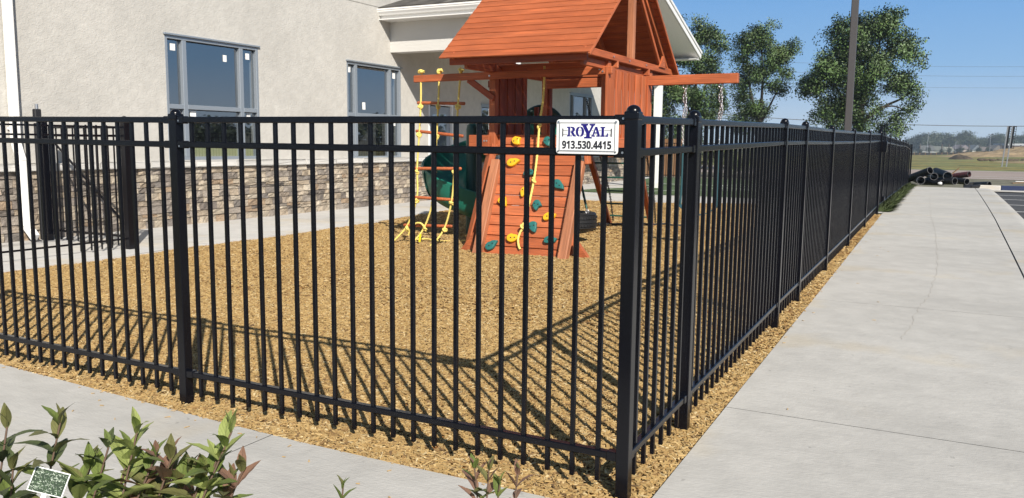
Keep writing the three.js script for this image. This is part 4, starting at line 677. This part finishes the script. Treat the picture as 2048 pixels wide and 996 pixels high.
{
  const yaw = .4793, tone = [.115, .195, .062];
  const tree = (label, pos, lobes, seed, size, limbs, per = 44) => { const t = thing('tree', label, 'tree', pos, yaw); limb(t, 'trunk', [[.2, -.4, 0], [.12, 1.5, .1], [.05, 3.2, 0], [.2, 4.6, .1]], .30, .17); for (const [pts, a, b] of limbs) limb(t, 'limb', pts, a, b); crown(t, 'crown', lobes, per, size, seed, tone); return t; };
  // metres right of and above the foot of each trunk
  tree('large broad green tree standing behind the grey light pole', [-4.12, -.3, -51.7],
    [[1.1, 8.6, 0, 1.75, 1.2], [-.8, 8.0, .3, 1.6, 1.35], [-2.0, 6.1, 0, 1.45, 1.45], [0, 6.0, .2, 2.1, 1.8], [2.1, 6.7, 0, 1.35, 1.4], [2.35, 5.0, .2, 1.1, 1.2], [2.85, 3.6, 0, .6, .85], [-.8, 4.1, 0, 1.25, 1.2], [.6, 3.2, .2, 1.25, 1.05], [-2.1, 3.6, 0, .55, .75], [-2.95, 5.2, .2, .75, .75], [2.95, 7.5, 0, .65, .75], [1.55, 9.25, 0, .8, .75], [1.9, 2.7, 0, .8, .6], [-1.6, 2.9, .2, .5, .5]], 301, .21,
    [[[[.1, 3, 0], [1.3, 4.0, .2], [2.6, 4.6, 0], [3.1, 5.0, 0]], .12, .04], [[[.1, 3.4, 0], [-1, 4.6, 0], [-2.1, 6.2, 0]], .12, .04], [[[.15, 4.2, 0], [.7, 6, 0], [1.1, 8.4, 0]], .14, .04], [[[.15, 4.2, 0], [-.4, 6, 0], [-.8, 8, 0]], .12, .04], [[[.6, 3.6, .1], [1.8, 4.1, .3], [3.1, 3.7, .1]], .07, .02]]);
  tree('slim green tree between the roof corner and the large tree', [-10.5, -.3, -54.1],
    [[0, 8.7, 0, 1.15, 1.1], [-.95, 7.9, 0, .95, 1.2], [.35, 7.3, .2, 1.45, 1.4], [1.25, 7.6, 0, .95, .8], [2.0, 8.05, 0, .5, .35], [-.6, 5.9, 0, 1.25, 1.2], [.85, 6.0, .2, 1.05, .85], [1.7, 6.2, 0, .55, .38], [1.45, 5.3, 0, .34, .4], [-.6, 4.3, 0, 1.25, .85], [.4, 3.8, 0, .85, .6], [-1.1, 3.2, 0, .9, .7]], 307, .19,
    [[[[.1, 3, 0], [.9, 4.6, 0], [1.6, 6.2, 0]], .09, .03], [[[.1, 3.4, 0], [-.5, 5, 0], [-.9, 7.8, 0]], .1, .03], [[[.2, 4.2, 0], [.2, 6, 0], [0, 8.5, 0]], .1, .03]]);
  tree('leafy green tree rising directly behind the white roof corner', [-13.0, -.3, -47.2],
    [[0, 8.4, 0, 1.2, .85], [.95, 7.5, 0, .9, 1.05], [-1.2, 7.4, .2, 1.5, 1.5], [-.3, 6.6, 0, 1.5, 1.0], [1.0, 6.2, 0, .62, .6], [-1.4, 4.6, 0, 1.8, 1.4], [.4, 4.5, .2, 1.45, 1.25], [1.6, 4.2, 0, .5, .6], [-1.7, 5.9, 0, 1.2, 1.2], [.5, 3.1, 0, 1.3, .7], [-1, 2.2, .2, 1.8, 1.4], [-2.6, 3, 0, 1.2, 1.4]], 311, .19,
    [[[[.1, 3, 0], [.6, 4.6, 0], [1.1, 6.2, 0]], .1, .03], [[[.1, 3.2, 0], [-.8, 5, 0], [-1.2, 7.4, 0]], .1, .03], [[[.15, 3.8, 0], [.2, 6, 0], [0, 8.2, 0]], .1, .03]]);
  const bush = (label, pos, lobes, seed) => { const t = thing('bush', label, 'bush', pos, yaw); limb(t, 'stem', [[0, -.2, 0], [.05, .6, 0], [0, 1.2, 0]], .06, .03); crown(t, 'crown', lobes, 45, .18, seed, [.13, .18, .055]); };
  bush('green bush low behind the far fence, under the slim tree', [-9.3, -.25, -43], [[0, 1.1, 0, 1.2, .9], [1.2, .9, 0, .9, .7], [-1.1, .9, .2, .9, .7]], 331);
  bush('green bush behind the brown board fence', [-13.6, -.25, -40.5], [[0, 1.4, 0, 1.3, 1.1], [1.3, 1.1, 0, 1, .9], [-1.2, 1.1, .2, 1, .9]], 337);

  /* wooded rise far behind the houses, tree by tree in view */
  rnd = makeRng(61);
  const proto = [0, 1, 2].map(k => { const g = []; rnd = makeRng(70 + k); const L = Array.from({ length: 6 }, () => [R(-2.4, 2.4), R(4.6, 7.4), R(-2, 2), R(1.8, 3.0), R(1.5, 2.4)]); return L; });
  rnd = makeRng(612);
  for (let i = 0; i < 52; i++) {
    const d = i < 24 ? R(540, 660) : i < 40 ? R(490, 530) : R(405, 450), px = 1815 + (i < 24 ? i * 10.4 : i < 40 ? (i - 24) * 15.6 : 18 + (i - 40) * 19.5) + R(-4, 4), a = (px - 1024) / 1682.7, c = Math.cos(.4793), s = Math.sin(.4793), x = 1.07 + d * (-s + a * c), z = 3.04 + d * (-c - a * s), big = i < 24 ? R(1.15, 1.75) : i < 40 ? R(.55, .85) : R(.3, .52);
    if (i >= 24 && i < 40 && i % 4 === 0) continue;
    const t = thing('far_tree', i < 24 ? 'rounded tree on the wooded skyline far beyond the field' : 'small rounded tree among the distant houses', 'tree', [x, i < 24 ? -3.4 : i < 40 ? -3.2 : -1.5, z], rnd() * 6.28, i < 24 ? 'trees on the far skyline' : 'trees among the far houses');
    put(t, 'trunk', new THREE.CylinderGeometry(.25, .4, 5, 7), M.bark, [0, 2.2, 0]); 
    crown(t, 'crown', proto[i % 3].map(l => [l[0] * big, l[1] * big * .95 - (i < 24 ? 0 : .5), l[2] * big, l[3] * big, l[4] * big]), 2.6 / big, .75 * big, 900 + i, [.075, .105, .045]); rnd = makeRng(2000 + i);
  }
  { // woods beyond the car park, outside the frame on the right: they stand in the reflections of the windows
    rnd = makeRng(888); const N = 5200, im = new THREE.InstancedMesh(clumpGeo, M.treeLeaf, N), m = new THREE.Matrix4(), q = new THREE.Quaternion(), e = new THREE.Euler(), col = new THREE.Color();
    for (let i = 0; i < N; i++) { const a = R(-.15, 1.75), d = R(125, 150), x = d * Math.sin(a) + 30, z = -d * Math.cos(a), h = 5.5 + 1.6 * Math.sin(a * 23) + 1.2 * Math.sin(a * 51 + 1); e.set(0, rnd() * 6.28, 0); q.setFromEuler(e); m.compose(V(x + 12, -.3 + h * Math.pow(rnd(), .8), z), q, V(1.5, 1.3, 1.5)); im.setMatrixAt(i, m); const b = R(.7, 1.3); col.setRGB(.085 * b, .115 * b, .05 * b); im.setColorAt(i, col); }
    im.name = 'woods'; scene.add(im); tag(im, 'dark belt of woods beyond the car park, mirrored in the windows', 'woods', null, 'stuff'); }
}

/* ------------------------------------------------------------------ far houses, field and roadside */
{
  rnd = makeRng(17);
  const spot = (px, d) => { const a = (px - 1024) / 1682.7, c = Math.cos(.4793), s = Math.sin(.4793); return [1.07 + d * (-s + a * c), 3.04 + d * (-c - a * s)]; };
  const roofG = (w, h, l, over = .5) => { const s = new THREE.Shape(); s.moveTo(-w / 2 - over, 0); s.lineTo(w / 2 + over, 0); s.lineTo(0, h); s.closePath(); return new THREE.ExtrudeGeometry(s, { depth: l + over * 2, bevelEnabled: false }).translate(0, 0, -l / 2 - over); };
  const house = (label, px, w, hgt, rh, len, turn, wallC, roofC, d = 470, base = -3.3) => {
    const [x, z] = spot(px, d), t = thing('house', label, 'house', [x, base, z], turn), wm = std({ color: lin(...wallC.map(v => v * .62)), roughness: .9 }), rm = std({ color: lin(...roofC.map(v => v * .55)), roughness: .95 });
    put(t, 'wall', new THREE.BoxGeometry(w, hgt, len), wm, [0, hgt / 2, 0]); put(t, 'roof', roofG(w, rh, len), rm, [0, hgt, 0]);
    for (const q of [-.28, .28]) { const wnd = put(t, 'window', new THREE.BoxGeometry(1.4, 1.3, .1), M.frame, [q * w, hgt * .55, len / 2 + .06]); put(wnd, 'pane', new THREE.BoxGeometry(1.1, 1.0, .06), M.rubber, [0, 0, .04]); }
    put(t, 'door', new THREE.BoxGeometry(1.1, 2.1, .1), M.room, [.04 * w, 1.05, len / 2 + .06]); return t;
  };
  const G = .48, dim = .62;
  house('distant grey house with a broad grey roof, nearest the fence end', 1843, 7, 3.2, 2.6, 6.5, G + 1.5, [.36, .37, .36], [.16, .165, .16]);
  house('distant house with a wide olive grey roof', 1864, 7, 3.0, 2.5, 6.5, G + 1.57, [.34, .36, .31], [.20, .21, .18]);
  house('distant pale house with a light tan roof', 1884, 6, 3.0, 2.2, 5, G + 1.57, [.5, .5, .44], [.34, .34, .28]);
  house('distant tan house with a pink hipped front', 1911, 5.5, 4.0, 2.4, 8, G + .1, [.48, .40, .34], [.30, .26, .27]);
  house('distant white gabled house beside a dark tree', 1936, 5, 3.6, 2.8, 9, G, [.62, .63, .58], [.22, .25, .27]);
  house('distant brown house with a long brown roof', 1960, 6, 3.2, 2.2, 6, G + 1.57, [.40, .34, .27], [.22, .185, .165]);
  house('distant beige house with its gable end to the field', 1978, 5, 3.8, 2.6, 8, G, [.50, .42, .32], [.24, .21, .18]);
  { const [x, z] = spot(2027, 470), t = thing('hall', 'distant low brick hall with a flat white roof behind the twin sign posts', 'building', [x, -3.3, z], G); put(t, 'wall', new THREE.BoxGeometry(15, 6.2, 12), std({ color: lin(.30, .17, .14), roughness: .9 }), [0, 3.1, 0]); put(t, 'roof', new THREE.BoxGeometry(18.5, 1.1, 14), std({ color: lin(.34, .35, .36), roughness: .8 }), [-1, 6.8, 0]); put(t, 'window', new THREE.BoxGeometry(6, 1.2, .2), M.rubber, [-2, 4.4, 6.1]); put(t, 'porch_roof', new THREE.BoxGeometry(9, .5, 3), std({ color: lin(.40, .36, .34) }), [-5, 3.4, 7]); }
  { const [x, z] = spot(1992, 575), t = thing('barn_gable', 'distant house with a sharp white gable', 'house', [x, -4.4, z], G - .3); put(t, 'wall', new THREE.BoxGeometry(4, 5, 7), std({ color: lin(.6, .6, .58), roughness: .9 }), [0, 2.5, 0]); put(t, 'roof', roofG(4, 2.6, 7, .3), std({ color: lin(.25, .25, .24) }), [0, 5, 0]); put(t, 'window', new THREE.BoxGeometry(1.4, 1.2, .1), M.rubber, [0, 3.4, 3.55]); }
  // distant street lights
  for (const [px, d, h, l] of [[1846, 420, 9.5, 'tall slim street light above the far houses, nearest the fence end'], [1902, 450, 5.6, 'street light between the distant houses, middle of the three'], [1970, 420, 9.2, 'tall slim street light with two heads near the twin sign posts']]) { const [x, z] = spot(px, d), t = thing('street_light', l, 'street light', [x, -4, z], G); put(t, 'pole', new THREE.CylinderGeometry(.09, .14, h + 3, 8), M.greySteel, [0, (h + 3) / 2, 0]); for (const s of px === 1970 ? [-.8, .8] : [.4]) { put(t, 'head', board(.7, .35, .5, .05), M.pole, [s, h + 3, 0]); put(t, 'arm', board(.9, .1, .1), M.pole, [s * .5, h + 2.9, 0]); } }
  // silt fence along the crest of the field
  { const pts = []; for (let i = 0; i <= 40; i++) pts.push(spot(1700 + i * 11, lerp(186, 205, i / 40))); const land = (x, z) => -.3 + smooth(-80, -190, z) * clamp((x + 4) / 26, 0, 1.6); const f = thing('silt_fence', 'low black silt fence along the crest of the green field', 'fence'); const l = [], st = []; for (let i = 0; i < 40; i++) { const [x0, z0] = pts[i], [x1, z1] = pts[i + 1], g = new THREE.PlaneGeometry(Math.hypot(x1 - x0, z1 - z0) * .93, .6 + .12 * Math.sin(i * 1.7)); g.rotateY(-Math.atan2(z1 - z0, x1 - x0)); g.translate((x0 + x1) / 2, land(x0, z0) + .22, (z0 + z1) / 2); l.push(g); st.push(box(.08, .7, .08).translate(x0, land(x0, z0) + .15, z0)); } put(f, 'fabric', merge(l), std({ color: lin(.02, .02, .02), side: THREE.DoubleSide })); put(f, 'stake', merge(st), M.debrisWood); }
  // dirt: a dark heap and a tan bank
  const heap = (name, label, cat, px, d, w, h, dep, m, seed, y0 = -.32) => { const [x, z] = spot(px, d), nz = fbm(5, 4, seed); const g = sheet(44, 20, (u, v) => { const a = u * 2 - 1, b = v * 2 - 1, r = Math.hypot(a, b); return [a * w / 2, h * Math.max(0, 1 - r * r) * (.6 + .9 * nz(u, v)) - .05, b * dep / 2]; }); const o = put(scene, name, g, m, [x, y0, z], [0, .5, 0]); return label ? tag(o, label, cat) : tag(o, null, null, null, 'structure'); };
  heap('dirt_heap', 'low heap of dark brown dirt on the green field', 'dirt heap', 1915, 118, 3.0, .62, 5, M.darkDirt, 501, -.25);
  heap('dirt_bank', null, null, 1975, 140, 11.5, .8, 24, M.dirt, 503, -.12); heap('dirt_bank', null, null, 2062, 150, 14, 1.6, 26, M.dirt, 507, .1); heap('dirt_patch', null, null, 2050, 96, 7, .22, 16, M.dirt, 511, -.3);
  { const c = [], cc = spot(2000, 108); for (let i = 0; i < 26; i++) { const [x, z] = spot(R(1950, 2046), R(103, 112)); c.push(new THREE.IcosahedronGeometry(R(.1, .24), 1).scale(1.6, .8, 1).translate(x, -.1, z)); } tag(put(scene, 'clods', merge(c), M.darkDirt), 'scattered dark clods on the bare part of the field', 'clods', null, 'stuff'); }
  // sign structure on two steel posts, seen edge on
  { const [x, z] = spot(2003, 76), t = thing('roadside_sign', 'pair of dark louvred sign panels on two steel posts, seen edge on', 'sign', [x, -.3, z], -.045); for (const [dx, s] of [[-.13, 0], [.22, 1]]) { put(t, 'post', board(.11, 3.62, .14, .01), M.greySteel, [dx, 1.82, 0], [0, 0, -.062]); const p = sub(t, 'panel', [dx + .19, 2.66, 0], [0, 0, -.062]); put(p, 'face', board(.17, 2.0, 1.6, .01), M.rubber, [-.02, 0, -.85]); for (let i = 0; i < 10; i++) put(p, 'slat', board(.26, .045, .1, .005), M.blackMatt, [.06, -.95 + i * .21, .02]); put(p, 'edge_bar', board(.035, 2.05, .05, .005), M.rubber, [.19, 0, .02]); } }
  // overhead wires, hanging between poles out of view
  const wire = (label, x0, y0, z0, x1, y1, z1, sag, r) => { const p = []; for (let i = 0; i <= 20; i++) { const t = i / 20; p.push([lerp(x0, x1, t), lerp(y0, y1, t) - sag * 4 * t * (1 - t), lerp(z0, z1, t)]); } tag(put(scene, 'power_line', tube(p, r, 50, 6), M.pole), label, 'wire', 'overhead wires beyond the road'); };
  wire('low overhead wire crossing just above the twin sign posts', -34, 6.0, -81.5, 22, 4.3, -110, 1.3, .032);
  wire('thin overhead wire high in the sky, uppermost of four', -40, 11.9, -79, 26, 10.7, -112, 1.3, .010); wire('thin overhead wire high in the sky, second from the top', -40, 10.9, -79, 26, 9.7, -112, 1.3, .011); wire('thin overhead wire high in the sky, third from the top', -40, 9.6, -79, 26, 8.4, -112, 1.2, .010);
}
{ // square steel light pole behind the side fence
  const p = thing('light_pole', 'tall square grey steel light pole behind the side fence', 'light pole', [-1.13, .1, -18.0], .05);
  put(p, 'shaft', board(.155, 7.2, .155, .012), M.pole, [0, 3.65, 0]); put(p, 'base_plate', board(.32, .03, .32, .005), M.pole, [0, .06, 0]); put(p, 'footing', new THREE.CylinderGeometry(.28, .28, .5, 28), M.concretePale, [0, -.19, 0]);
  put(p, 'arm', board(.9, .07, .1), M.pole, [.4, 7.15, 0]); put(p, 'lamp_head', board(.62, .12, .36, .03), M.pole, [1.0, 7.15, 0]);
}
{ // board fence and pale post beyond the far metal fence
  rnd = makeRng(404); const f = thing('board_fence', 'brown upright board fence seen past the play tower', 'fence', [0, -.2, -38]); for (let i = 0; i < 26; i++) put(f, 'board', board(.135, 1.85 + R(-.01, .01), .022, .003), i % 5 === 2 ? M.debrisWood : M.fenceWood, [-14.4 + i * .142, .95, R(-.004, .004)]); for (const y of [.4, 1.5]) put(f, 'rail', board(3.7, .09, .04), M.fenceWood, [-12.6, y, -.035]);
  const p = thing('bollard', 'white round post standing at the end of the brown board fence', 'post', [-10.35, -.2, -37.6]); put(p, 'shaft', new THREE.CylinderGeometry(.14, .14, 1.75, 24), M.white, [0, .87, 0]); put(p, 'dome', new THREE.SphereGeometry(.14, 20, 8, 0, 6.29, 0, 1.571), M.white, [0, 1.745, 0]);
}
{ // heap of black drain pipe at the end of the walk, with scraps
  rnd = makeRng(808);
  const ringed = (L, r) => { const p = [], n = Math.round(L / .05); p.push([r * .86, 0]); for (let i = 0; i <= n; i++) { const y = L * i / n; p.push([r * (i % 2 ? .955 : 1), y + .004], [r * (i % 2 ? .955 : 1), Math.min(L, y + L / n * .62)]); } p.push([r * .86, L]); for (let i = 6; i >= 0; i--) p.push([r * .86, L * i / 6]); return toCreasedNormals(new THREE.LatheGeometry(p.map(q => new THREE.Vector2(...q)), 24), .5); };
  const pipe = (label, end, far, r) => { const a = V(...end), b = V(...far), L = a.distanceTo(b), t = thing('drain_pipe', label, 'pipe', [b.x, b.y, b.z]); t.quaternion.setFromUnitVectors(V(0, 1, 0), a.clone().sub(b).normalize()); put(t, 'pipe_wall', ringed(L, r), M.pipe); put(t, 'rim', new THREE.TorusGeometry(r * .95, r * .055, 8, 28).rotateX(Math.PI / 2), M.pipeRim, [0, L, 0]); return t; };
  const gz = -29.75, g0 = .0;
  pipe('black corrugated pipe leaning up highest at the left of the heap', [.40, .58, gz], [-.62, .10, gz - 1.0], .13);
  pipe('black pipe end lowest at the left of the heap, beside the fence', [.13, .235, gz + .25], [-.25, .22, gz - 3.2], .135);
  pipe('black pipe end in the middle of the heap, below the leaning pipe', [.53, .375, gz + .05], [.25, .36, gz - 3.5], .125);
  pipe('black pipe with a bent collar, top right of the heap', [.95, .405, gz + .1], [.55, .50, gz - 1.6], .15);
  pipe('black pipe lying low across the right of the heap', [1.18, .245, gz + .3], [.3, .20, gz - .5], .125);
  pipe('black pipe tucked at the foot of the heap', [.80, .17, gz + .2], [.1, .16, gz - .4], .10);
  pipe('black pipe lying flat at the far right of the heap', [1.55, .22, gz - .2], [.9, .24, gz - .9], .11);
  const red = pipe('dull red pipe end sticking out at the right of the heap', [1.62, .46, gz - .9], [.9, .32, gz - 1.4], .105); red.children[0].material = std({ color: lin(.09, .03, .035), roughness: .6 });
  pipe('short black pipe lying on the dirt beyond the end kerb', [2.30, .07, -32.0], [1.7, .0, -32.6], .11);
  { const s = new THREE.Shape(); s.absarc(0, 0, .15, 2.6, 6.6, false); s.absarc(0, 0, .125, 6.6, 2.6, true); tag(put(scene, 'pipe_offcut', new THREE.ExtrudeGeometry(s, { depth: .5, bevelEnabled: false, curveSegments: 20 }), M.pipe, [1.86, .10, -30.6], [.1, -.6, 0]), 'curled black pipe offcut against the end of the kerb', 'pipe offcut'); }
  const plank = (label, a, b, w, m) => tag(span(scene, numbered('scrap_plank'), board(1, .02, w, .003), m, V(...a), V(...b)), label, 'plank');
  plank('splintered orange brown plank standing up out of the pipe heap', [1.02, .42, gz - .5], [1.28, .66, gz - .6], .09, M.debrisWood);
  plank('brown plank lying by the end kerb', [3.0, .14, -32.0], [3.7, .17, -32.3], .16, M.debrisWood); 
  plank('pale plank lying across the brown one by the end kerb', [3.1, .20, -32.1], [3.95, .20, -32.4], .09, M.whiteSoft);
  tag(put(scene, 'rag', (() => { const g = new THREE.SphereGeometry(.07, 12, 8), p = g.attributes.position; for (let i = 0; i < p.count; i++) p.setXYZ(i, p.getX(i) * (1 + R(-.3, .3)), p.getY(i) * (.7 + R(-.2, .2)), p.getZ(i)); g.computeVertexNormals(); return g; })(), M.white, [.74, .16, gz + .42]), 'small crumpled white rag in front of the pipe heap', 'rag');
}

/* ------------------------------------------------------------------ young shrubs in the bed beside the camera */
{
  rnd = makeRng(2024);
  // a leaf 1 long: folded along the midrib, tip curling down
  const leafG = k => { const n = 7, P = [], U = [], I = []; const curl = [.10, .32, -.12, .22][k], fold = [.32, .22, .42, .3][k]; for (let i = 0; i <= n; i++) { const t = i / n, w = .235 * Math.pow(Math.sin(Math.PI * Math.min(1, t * .93 + .035)), .9) * (1 - .36 * t) * .96, y = -curl * t * t * 1.0 + .05 * Math.sin(t * 3.1); for (const s of [-1, -.5, 0, .5, 1]) { P.push(t - .04 * s * s * fold, y + Math.abs(s) * w * fold + (Math.abs(s) === 1 ? .012 * Math.sin(t * 20 + k) : 0), s * w); U.push(t, .5 + s * .5); } } for (let i = 0; i < n; i++) for (let j = 0; j < 4; j++) { const a = i * 5 + j; I.push(a, a + 1, a + 5, a + 1, a + 6, a + 5); } const g = new THREE.BufferGeometry(); g.setAttribute('position', new THREE.Float32BufferAttribute(P, 3)); g.setAttribute('uv', new THREE.Float32BufferAttribute(U, 2)); g.setIndex(I); g.computeVertexNormals(); return g; };
  const LG = [0, 1, 2, 3].map(leafG), ML = M.shrubLeaves;
  const leaf = (par, p, az, el, len, mat, roll = 0) => { const m = put(par, 'leaf', pick(LG), mat, [p.x, p.y, p.z]); const x = V(Math.cos(az) * Math.cos(el), Math.sin(el), Math.sin(az) * Math.cos(el)), z = x.clone().cross(V(0, 1, 0)).normalize(), y = z.clone().cross(x); m.quaternion.setFromRotationMatrix(new THREE.Matrix4().makeBasis(x, y, z.negate().negate())); m.rotateX(roll); m.scale.setScalar(len); return m; };
  const stem = (s, base, tip, spec) => {
    const mid = base.clone().lerp(tip, .55).add(V(R(-.03, .03), 0, R(-.03, .03))), c = new THREE.CatmullRomCurve3([base, mid, tip]); put(s, 'stem', new THREE.TubeGeometry(c, 12, .0019, 6), M.shrubStem);
    const L = c.getLength(), pairs = spec.pairs; let az = spec.az ?? rnd() * 3.14;
    for (let k = 0; k < pairs; k++) { const back = .004 + k * spec.gap, p = c.getPointAt(Math.max(0, 1 - back / L)), young = Math.max(0, 1 - k / 2.2), len = spec.len * (k === 0 ? .62 : k === 1 ? .85 : R(.92, 1.1)); for (const q of [0, Math.PI]) leaf(s, p, az + q + R(-.25, .25), lerp(.62, 1.15, young) - .05 * k + R(-.22, .2), len * R(.9, 1.08), pick(spec.mats), R(-.3, .3)); az += 1.57 + R(-.25, .25); }
    if (spec.bud) leaf(s, tip, rnd() * 6, 1.3, spec.len * .5, pick(spec.mats));
  };
  const g = [ML.green, ML.green, ML.light, ML.olive], d = [ML.olive, ML.dark, ML.olive, ML.green], br = [ML.bronze, ML.bronze, ML.olive], lt = [ML.light, ML.light, ML.green];
  const A = thing('shrub', 'leafy green and bronze shrub with many stems at the lower left corner', 'shrub');
  const root = V(-.36, .0, 2.28), st = (x, y, z, spec) => stem(A, root.clone().add(V((x + .3) * .35 + R(-.04, .04), 0, (z - 2.0) * .35 + R(-.04, .04))), V(x, y - .022, z), { gap: .030, pairs: 6, bud: true, ...spec, len: (spec.len ?? .066) * 1.25 });
  st(-.485, .850, 2.115, { mats: d, pairs: 6, az: .4 }); st(-.40, .857, 2.065, { mats: d, pairs: 7, gap: .026, az: 2.6 });
  st(-.318, .812, 2.025, { mats: [ML.green, ML.dark, ML.green], pairs: 6, len: .055, az: 1 }); st(-.268, .842, 2.0, { mats: lt, pairs: 6, gap: .030, az: .2 }); st(-.292, .800, 2.0, { mats: lt, pairs: 5, len: .07, az: 1.8 });
  st(-.219, .788, 1.965, { mats: br, pairs: 6, gap: .02, len: .068, az: .9 }); st(-.23, .80, 1.99, { mats: [ML.green, ML.bronze], pairs: 5, len: .05, az: 2.2 });
  st(-.108, .845, 1.917, { mats: lt, pairs: 7, gap: .028, len: .066, az: 2.5 }); st(-.135, .79, 1.93, { mats: lt, pairs: 5, len: .055, az: .3 }); st(-.10, .762, 1.90, { mats: br, pairs: 5, len: .066, az: 1.1 }); st(-.165, .765, 1.93, { mats: [ML.olive, ML.light, ML.green], pairs: 6, az: 2.0 });
  st(-.45, .78, 2.13, { mats: d, pairs: 5, az: .2 }); st(-.36, .765, 2.04, { mats: [ML.olive, ML.green], pairs: 5, az: 1.4 }); st(-.29, .755, 1.97, { mats: g, pairs: 5, az: .1 }); st(-.18, .745, 1.93, { mats: [ML.olive, ML.green, ML.bronze], pairs: 5, az: .8 }); st(-.13, .735, 1.90, { mats: g, pairs: 5, az: 2.4 }); st(-.24, .74, 1.95, { mats: [ML.dark, ML.green], pairs: 5, az: 1.5 }); st(-.34, .775, 2.05, { mats: g, pairs: 6, az: .6 }); st(-.26, .765, 1.98, { mats: g, pairs: 6, az: 1.9 }); st(-.20, .755, 1.94, { mats: d, pairs: 6, az: 2.9 }); 
  const B = thing('shrub', 'small bronze and green shrub tips at the bottom edge, right of centre', 'shrub');
  for (const [x, y, z, m, az] of [[.236, .704, 1.59, [ML.bronze, ML.green], .5], [.262, .70, 1.575, [ML.olive, ML.bronze], 1.9], [.315, .69, 1.548, br, 1.0], [.285, .67, 1.57, g, 2.2]]) stem(B, V(.3 + R(-.05, .05), 0, 1.68 + R(-.05, .05)), V(x, y, z), { mats: m, pairs: 5, gap: .024, len: .055, az, bud: true });
  const C = thing('shrub', 'single green shoot poking up at the bottom edge, below the front fence', 'shrub');
  stem(C, V(.0, 0, 1.86), V(-.006, .657, 1.717), { mats: [ML.green, ML.olive], pairs: 4, gap: .025, len: .05, az: .3, bud: true });

  // nursery tag among the leaves
  const c = document.createElement('canvas'); c.width = 512; c.height = 384; const x = c.getContext('2d'); x.fillStyle = '#f2f2ee'; x.fillRect(0, 0, 512, 384); x.fillStyle = '#2c3d29'; x.fillRect(14, 14, 484, 356);
  for (let i = 0; i < 330; i++) { const px = R(20, 480), py = R(20, 350), a = R(-.6, 1.4), L = R(10, 34); x.strokeStyle = rnd() < .5 ? '#c9d3c2' : rnd() < .5 ? '#24361f' : '#6d8562'; x.lineWidth = R(2, 7); x.beginPath(); x.moveTo(px, py); x.lineTo(Math.min(494, px + Math.cos(a) * L), Math.min(366, py + Math.sin(a) * L)); x.stroke(); }
  x.fillStyle = '#f2f2ee'; x.fillRect(0, 0, 512, 14); x.fillRect(0, 370, 512, 14); x.fillRect(0, 0, 14, 384); x.fillRect(498, 0, 14, 384);
  const tt = new THREE.CanvasTexture(c); tt.colorSpace = THREE.SRGBColorSpace;
  const tg = thing('plant_tag', 'white edged plastic plant tag with a leafy picture among the shrub stems', 'plant tag', [-.345, .752, 2.13], .52); tg.rotation.set(-.3, .75, -.15); tg.scale.setScalar(.72);
  put(tg, 'card', board(.085, .062, .0012, .0004), M.white); put(tg, 'picture', new THREE.PlaneGeometry(.084, .061), std({ map: tt, roughness: .4 }), [0, 0, .0012]); put(tg, 'stake', board(.012, .62, .002, .0006), M.white, [0, -.33, -.002]);
}

renderer.render(scene, camera);
